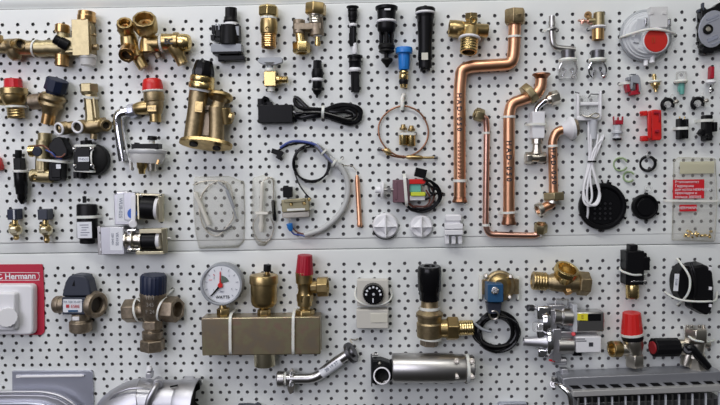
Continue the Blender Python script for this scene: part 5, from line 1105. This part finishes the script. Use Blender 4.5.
t = Thing('brass_tee', 'brass tee fitting with a large open collar facing up and a small bleed stub', 'pipe fitting', 560, 280)
t.add('body', BRASSD, lat((533, 281, 10), (588, 284, 10), [(0, 7), (.3, 7.4), (.34, 8.8), (.6, 10), (.8, 9), (1, 7)], 28))
t.add('threaded_port', BRASS, thread((532.5, 280.5, 10), (546, 281.5, 10), 9.4, 5, .06, 24, 6.5))
t.add('right_nut', BRASSD, nut((577.5, 283, 10), (588.5, 284, 10), 12.4, 0), bevel=.5)
t.add('collar', BRASSB, lat((567.5, 268.5, 18), (562.5, 279, 11), [(.8, 0), (.8, 8.6), (0, 9.4), (0, 12), (.35, 12.4), (.5, 11), (1, 10)], 34), bevel=.2, label='bright open collar')
t.add('bleed_stub', ORANGE, hexsocket((568.8, 293.5, 18), (565.5, 286.5, 13), 4.4, 2.2, .5, 10), thread((568.8, 293, 17.6), (565, 285, 12), 3.6, 4, .1, 14), bevel=.2, label='orange brass stub')

t = Thing('gas_valve', 'silver gas valve assembly with a yellow-and-black labelled solenoid and tapered inlet on its left', 'valve', 562, 335)
t.add('inlet_cone', ALU, lat((523.5, 341.5, 10), (548, 342, 11), [(.3, 0), (.3, 3), (0, 3.4), (0, 4.4), (.7, 6.2), (1, 8.5)], 26), bevel=.3, label='tapered inlet')
t.add('flange_body', CHROME, lat((545, 341, 11), (551, 341, 11), [(0, 14), (.5, 15.5), (1, 14)], 28, 0, (1, .8)), lat((541, 322, 12), (549, 322, 12), [(0, 10), (.5, 12), (1, 10)], 24, 0, (1, .8)), bevel=.4)
t.add('casting', CHROME, bx((543, 312, 9), (15, 14, 14)), bx((542, 352, 9), (14, 12, 12)), bx((540, 330, 8), (12, 20, 12)), bevel=1.6)
t.add('casting', ALU, bx((555, 343, 9), (9, 33, 15)), bx((551, 327, 9), (9, 38, 14)), bx((563, 333, 8), (22, 9, 12)), bx((538, 308, 9), (22, 5, 8)), bx((556, 307, 9), (19, 8, 10)), cyl((552, 361, 9), (566, 361, 9), 4), bx((564, 371, 7), (10, 9, 8)), bevel=.9)
t.add('upper_neck', STEEL, lat((553, 316, 11), (571, 317, 11), [(0, 9), (.4, 8), (.5, 9.5), (1, 9.5)], 28), bevel=.2); t.add('lower_neck', STEEL, lat((557, 345, 11), (572, 345, 11), [(0, 9), (1, 9)], 28))
t.add('gasket_ring', LGREY, bx((573, 317, 10), (4.4, 28, 15)), bevel=.5, label='pale gasket plate')
uc = t.add('upper_coil', STEEL, bx((588, 320, 10), (27, 20, 17)), bevel=1.4, label='grey upper solenoid case')
t.add('label_band', BLACK, bx((590.5, 317.5, 18.6), (21, 7, .6)), parent=uc, bevel=0, label='black label band'); t.add('yellow_label', YELLOW, bx((582.5, 317, 18.9), (10.5, 7, .5), (0, 0, 2)), parent=uc, bevel=0)
t.text('E', 582.5, 317, 19.3, 3.6, BROWN, parent=uc)
lc = t.add('lower_coil', WHITE, bx((586, 342.5, 11), (25, 16, 17)), bevel=.8, label='pale lower solenoid case'); t.add('print', INK, bx((591, 344.5, 19.7), (4.4, 4.2, .3)), bx((580, 339, 19.7), (10, .8, .3)), bx((581, 341, 19.7), (11, .8, .3)), parent=lc, bevel=0)
t.add('lower_coil_base', BLACK, bx((576, 353, 9), (12, 6, 10)), bevel=.5)
t.add('screw', RED, lat((573.5, 334, 16), (573.5, 334, 19), [(0, 2.4), (1, 1.8)], 12), label='red dot seal'); t.add('red_strip', RED, bx((552, 360.5, 13.6), (6, 2, 1), (0, 0, 10)), bevel=.2)
t.add('top_bracket', STEEL, tub([(555, 306, 8), (556, 299.5, 8), (568, 299.5, 8), (568, 306, 8)], .9, 8, sharp=True)); t.add('port', DARKSTEEL, socket((528, 308, 12), (533, 308, 10), 3.4, 2, .6))
t.add('clear_cap', CLEARP, bx((538, 327, 15), (12, 10, 6)), bevel=.8)

t = Thing('flow_switch', 'black rectangular sensor with a brass lower end, above the bright red capped valve', 'sensor', 635, 270)
t.add('body', BLACK, bx((632, 267, 9), (18, 34, 16)), bx((632, 248, 9), (12, 9, 10)), bevel=.9)
t.add('plug', BLACK, bx((643.5, 263, 10), (13, 15, 12)), bx((643, 254.5, 9), (8, 5, 8)), bevel=.6); t.add('plug_slot', BLACKG, bx((645.5, 263, 16.2), (6, 10, .6)), bevel=.1)
t.add('brass_end', BRASSB, lat((632.5, 298, 9), (632.2, 284, 9), [(0, 5.6), (.1, 6.4), (.9, 6.4), (1, 5.8)], 24), label='brass lower end')
t.add('spring_clip', CHROME, bx((637, 281.5, 17.5), (13, 1.2, 1)), cyl((643, 281, 12), (646, 281, 12), 1.2))
t.ties(tub([(620, 268, 3), (620.5, 270, 12), (625, 272.5, 18.5), (634, 275, 19), (644, 274.4, 14), (646, 273, 5)], 1.1, 8))

t = Thing('air_fan', 'black snail-shaped fan housing with white clips and two crossed white straps', 'fan', 692, 287)
t.add('drum', BLACK, pri(ell(683.5, 282.5, 14.5, 20.5, 36), 1, 16, scale_top=.94), bevel=.6)
t.add('shell', BLACK, pri([(680, 265), (686, 261.5), (700, 260), (707, 262), (713, 269), (715, 285), (714.5, 304), (710, 314), (705, 317.5), (695, 313.5), (685, 309), (688, 290)], 2, 20, scale_top=.93), bevel=1.8)
t.add('rib', BLACKG, tub([(691, 262, 19), (695, 275, 21.5), (695.5, 290, 21.5), (692, 306, 20)], 1.2, 8), bevel=0)
for y_ in (268.6, 288.3, 305.5): t.add('clip', WHITE, bx((710, y_, 20), (4.2, 3.8, 3), (0, 0, 6)), bevel=.3, label='white clip')
t.add('label_sticker', PAPER, bx((676.3, 282.4, 18.6), (4.6, 17.5, .4), (0, 0, 4)), bevel=0, label='white sticker'); t.text('0108', 676.3, 282, 19.1, 2.4, INKGREY, rot=94)
t.ties(tub([(677.5, 259, 2), (682, 265, 14), (687, 272, 20.5), (690, 280, 22), (689, 291, 21.5), (684, 299, 17), (677, 305, 4)], 1.15, 8), tub([(665, 292, 2), (671, 296, 14), (681, 300, 20), (695, 301.5, 22.4), (708, 301.5, 22), (715.5, 300, 14), (717, 292, 4)], 1.1, 8))

t = Thing('relief_valve', 'brass safety valve with a tall bright red cap, under the brass-ended black sensor', 'valve', 630, 338)
t.add('cap', REDO, knurl((632, 334, 12), (631.8, 312.5, 13), 10.8, 16, .04, .8), bevel=.4, label='tall bright red cap'); t.add('cap_ring', NYLON, lat((632.3, 335.4, 12), (632, 332.8, 12), [(0, 10.8), (1, 11)]))
t.add('seal', BLACK, lat((632.6, 340, 12), (632.3, 335.4, 12), [(0, 10), (.5, 10.6), (1, 10.4)]), label='black collar')
t.add('body', NICKEL, lat((634.5, 358, 11), (632.6, 339.5, 12), [(0, 7), (.2, 7.6), (.4, 8.4), (.7, 10), (1, 9.6)], 26), cyl((618, 349, 11), (632, 349, 11), 6.6))
t.add('side_port', BRASS, socket((611.5, 349, 13), (619.5, 349, 11), 8.2, 6, .8), bevel=.3); t.add('foot', NICKEL, nut((634.5, 366.5, 11), (634.4, 353.5, 11), 9.4, 12), bevel=.5)

t = Thing('ball_valve', 'nickel angle valve with a red-ended black knob and a curved navy lever', 'valve', 682, 349)
t.add('body', NICKEL, cyl((672, 346, 11), (690, 348, 11), 8), lat((694, 357, 11), (698, 338, 12), [(0, 9), (.5, 8), (1, 8)], 24), cyl((698, 342, 11), (709, 345, 11), 4))
t.add('knob', BLACK, knurl((677, 347, 12), (653, 347.5, 15), 9.6, 12, .06, 1.0), bevel=.5, label='black knob'); t.add('knob_face', mat('dull_red', (0.30, 0.015, 0.02)), lat((655, 347.5, 14.8), (651.8, 347.8, 15.4), [(0, 6.8), (1, 6.2)], 24), bevel=.2, label='dull red knob face')
t.add('top_nut', NICKEL, nut((695.5, 342, 12), (695.5, 327.5, 12), 11.4, 6), bevel=.5, label='large nickel nut'); t.add('top_teeth', NICKEL, *[cyl((695.5 + 8 * cos(a), 328, 12 + 8 * sin(a)), (695.5 + 8 * cos(a), 325, 12 + 8 * sin(a)), 1.6, 8) for a in [2 * pi * j / 6 for j in range(6)]])
t.add('bottom_nut', NICKEL, hexsocket((700, 370, 13), (695, 355, 11), 10.4, 6.4, .4, 10), lat((685, 366, 12), (689, 353, 11), [(0, 5), (.5, 6), (1, 6.4)]), bevel=.5)
t.add('lever', BLACKG, tub([(687, 349, 20), (690, 347.5, 21), (695, 352, 22), (702, 360, 22), (708, 367, 21)], lambda q: 4.6 - 1.2 * abs(q - .4), 12), lat((689, 349, 14), (688, 349, 23), [(0, 6), (.8, 5.6), (1, 4)], 20), bevel=.3, label='navy curved lever')
t.ties(tub([(684, 326, 2), (687, 334, 12), (693, 339.5, 21), (703, 341.8, 21), (712, 341, 8), (714, 340, 2)], 1.1, 8))

# ---- bottom edge
t = Thing('collector_tray', 'grey sheet-metal plate with a rounded pressed tray in front, bottom left', 'boiler part', 48, 395)
t.add('plate', ZINC, pri([(12, 370.5), (91.5, 370), (93.5, 372), (95, 425), (12.5, 425)], .6, 3), bevel=.3)
t.add('white_bar', WHITE, lat((20, 376.5, 4), (84, 375.6, 4), [(0, 1), (.04, 1.5), (.96, 1.5), (1, 1)], 12), bx((18.5, 376.5, 3.6), (5, 3, 1)), label='white rod')
t.add('tray', ALU, pri([(-30, 392), (30, 391.5), (48, 392), (62, 396), (74, 404), (82, 414), (86, 426), (-30, 426)], 2, 10, scale_top=1), bevel=1.4)
t.add('tray_rim', ALU, tub([(-30, 393, 11), (30, 392, 11), (48, 393, 11), (62, 397, 11), (74, 405, 11), (83, 417, 11)], 1.7, 10), bevel=0)
t.add('tray_step', ZINC, pri([(-30, 401), (28, 400), (44, 401.5), (56, 407), (66, 418), (68, 426), (-30, 426)], 9, 15), bevel=1.4)

t = Thing('flue_elbow', 'large polished aluminium duct elbow with hose clamps, cut off by the bottom edge', 'duct', 150, 395)
t.add('elbow', ALU, lat((178, 402, 20), (139, 402, 22), [(0, 22), (.6, 22.5), (1, 24)], 40), tub([(146, 402, 22), (134, 405, 22), (120, 414, 22), (112, 430, 22)], 25, 36), bevel=0)
t.add('mouth', ALU, lat((196, 404, 20), (176, 402, 20), [(.9, 0), (.9, 21), (0, 24), (0, 26), (.3, 25), (.75, 24.2), (1, 22)], 44), bevel=.2, label='open mouth of the duct'); t.add('mouth_shade', RUBBER_AND_SHADE, lat((194.4, 403.8, 20), (190, 403.5, 20), [(.9, 0), (.9, 21), (0, 22), (0, 23.9), (1, 23.4)], 40), bevel=0)  # black insert added inside the mouth to imitate the duct's dark interior
t.add('ridge', ALU, tub([(108, 402, 36), (116, 394, 40), (128, 389, 42), (140, 388, 42), (150, 389, 40)], 1.2, 8), bevel=0)
t.add('clamp', ALU, tub([(159, 381, 28), (156, 386, 38), (152, 393, 43), (148, 402, 45), (147, 412, 44)], 3.0, 12), lat((158.5, 381, 24), (158, 384, 36), [(0, 5), (1, 4.6)], 20), bevel=.4, label='cast clamp arm')
t.add('clamp_lug', ALU, bx((150, 374.5, 20), (9, 9, 10)), cyl((150, 371, 20), (150, 368, 20), 3), bevel=.8); t.add('lug_cap', WHITE, lat((149.5, 370, 20), (149, 365.5, 20), [(0, 3.6), (1, 2)], 12), label='white cap')
t.add('clamp_lug', ALU, bx((189, 381, 16), (11.5, 6, 8)), bx((189, 377.5, 12), (12, 1.2, 8)), bevel=.4); t.add('hook', ALU, tub([(128, 384, 12), (125.5, 381, 10), (127, 379, 9)], .9, 8), bevel=0)
t.add('strip', BLACK, bx((174, 386, 34), (8, 1.6, 1.5), (0, 0, -12)), bx((107, 403, 20), (7, 1.2, 2), (0, 0, -45)), bevel=.2)

t = Thing('flanged_pipe', 'bent steel gas pipe with an oval flange at each end and a white printed band', 'pipe', 316, 365)
t.add('pipe', STEEL, pipe([(286, 378.5, 9), (315, 378.5, 9), (330, 366, 9), (350, 352.5, 10)], 5.2, 9), bevel=0)
t.add('end_nut', BRUSH, lat((277, 379, 9), (287, 378.8, 9), [(0, 6.5), (.1, 8), (.75, 8), (.8, 6), (1, 6)], 28), bevel=.3)
f1 = t.add('flange', NICKEL, pri(ell(291.5, 381, 4.2, 13.2, 30, 3), 6, 12), bevel=.2)
t.add('flange_bolt', CHROME, lat((291.5, 373.5, 14), (291.5, 373.5, 17), [(0, 2.4), (1, 1.6)], 12), parent=f1); t.add('flange_bolt', CHROME, lat((291, 384, 14), (291, 384, 17), [(0, 3), (1, 1.8)], 12), parent=f1)
t.add('flange', DARKSTEEL, lat((349.5, 353.6, 10), (352.5, 352, 11), [(0, 11), (1, 11)], 30, 0, (1, .95)), lat((351, 353, 10), (354.5, 351, 11), [(0, 6), (1, 5.5)], 20), bevel=.3)
t.add('spade', NICKEL, tub([(352, 343, 10), (350, 339.5, 9), (355, 340, 8), (358, 338.5, 7)], .8, 8), bevel=0)
wb_ = t.add('printed_band', PAPER, cyl((321.5, 373.6, 9.3), (341, 360.0, 9.8), 5.5), bevel=.1, label='white printed band')
t.text('20 19 57', 331.5, 366.6, 15.2, 3.2, INKGREY, rot=-35, parent=wb_, thin=.0001)
t.ties(band((285.5, 378.7, 9), 6.6, (1, 0, 0), w=1.0))

t = Thing('flue_cylinder', 'horizontal brushed steel cylinder with a black end housing at its left', 'boiler part', 422, 369)
t.add('cylinder', BRUSH, lat((392, 368, 16), (466, 368, 16), [(0, 14), (.02, 15), (.8, 15), (.86, 14), (.96, 14), (1, 13)], 44), bevel=.3)
eh = t.add('end_housing', BLACK, pri([(371.5, 356), (381, 356), (389, 359), (394, 366), (395, 373), (391, 380), (382, 384), (372, 384)], 2, 17), bevel=1.2, label='black end housing')
t.add('socket', BRUSH, lat((381.8, 375.8, 27), (383, 375, 14), [(.9, 0), (.9, 7), (0, 7.2), (0, 8.8), (.2, 8.6), (1, 8.4)], 32), parent=eh, bevel=.2, label='bright round socket')
t.add('rivet', NICKEL, lat((379.5, 363.2, 17), (379.5, 363.2, 18.4), [(0, 1.8), (1, 1)], 12), parent=eh); t.add('rivet', NICKEL, lat((394.5, 376.5, 20), (394.5, 376.5, 23), [(0, 2.4), (1, 1.2)], 14), parent=eh)
t.add('edge_strip', DARKSTEEL, bx((371.5, 370, 10), (1.4, 34, 8)), bevel=.1); t.add('strap_bolt', STEEL, cyl((372, 354.5, 12), (378, 354.5, 12), 1.2))
for a_, b_ in ((457, 361), (457, 376), (472, 361), (472, 376)): t.add('bolt', NICKEL, lat((a_, b_, 25), (a_, b_, 32), [(0, 3), (.5, 3), (.5, 2.2), (1, 1.8)], 14), bevel=.2)
t.add('end_ring', STEEL, lat((468, 368, 16), (474, 368, 16), [(0, 12.5), (.2, 13.4), (.8, 13.4), (1, 12)], 36), bevel=.2)
t.ties(band((467, 368.5, 16), 14.2, (1, 0, 0), w=1.5))

t = Thing('heat_exchanger', 'silver plate-fin heat exchanger with slotted top edge and dark fins, bottom right', 'heat exchanger', 640, 395)
hs = t.add('shell', mat('dull_tinplate', (0.36, 0.37, 0.40), .6, .4), pri([(553, 379), (562, 377.5), (722, 371.5), (722, 386), (568, 391), (556, 391)], 2, 26), bevel=.8)
sl = [pri([(568.5 + k * 13.4, 385.2 - k * .42), (577.5 + k * 13.4, 384.9 - k * .42), (582 + k * 13.4, 388.6 - k * .42), (573 + k * 13.4, 388.9 - k * .42)], 25, 26.6) for k in range(12)]
for s_ in sl: t.add('slot', BLACK, s_, parent=hs, bevel=0)
t.add('front_rail', mat('pale_tinplate', (0.50, 0.50, 0.49), .4, .45), pri([(568, 391.5), (722, 385.5), (722, 391.2), (568, 397)], 20, 32), bevel=.4, label='pale front rail')
t.add('end_bend', CHROME, tub([(556, 384, 20), (562, 387, 26), (569, 394, 30), (571, 404, 30), (572, 416, 30)], 3.2, 12), bevel=0, label='bright rounded end')
t.add('side_lug', STEEL, socket((553.5, 384, 12), (553.5, 384, 6), 3.8, 2, .8), cyl((554, 377, 10), (554, 381, 10), 3), bevel=.3)
t.add('fin_block', DARKSTEEL, pri([(571, 397.5), (722, 391.5), (722, 430), (571, 430)], 8, 27.4), bevel=.2, label='dark fin core')
for k in range(24): t.add('fin', LGREY if k % 2 == 0 else STEEL, pri([(571.5 + k * 6.7, 397.8 - k * .25), (572.9 + k * 6.7, 397.7 - k * .25), (572.9 + k * 6.7, 428), (571.5 + k * 6.7, 428)], 27, 29), bevel=0)

single('blue_cover', 'dark slate-blue rim just showing at the bottom edge, right of the duct elbow', 'boiler part', 245, 404, SLATE, pri([(236.5, 403.2), (247, 402.6), (254, 403.5), (258, 401.5), (262, 404), (262, 425), (236, 425)], 1, 12), bevel=.6)
single('grey_plate', 'grey plate top just showing at the bottom edge, left of the finned heat exchanger', 'boiler part', 512, 404, ZINC, pri([(497.5, 402), (499, 401.3), (526, 401), (527.5, 402), (527.5, 425), (497.5, 425)], 1, 8), bevel=.5)
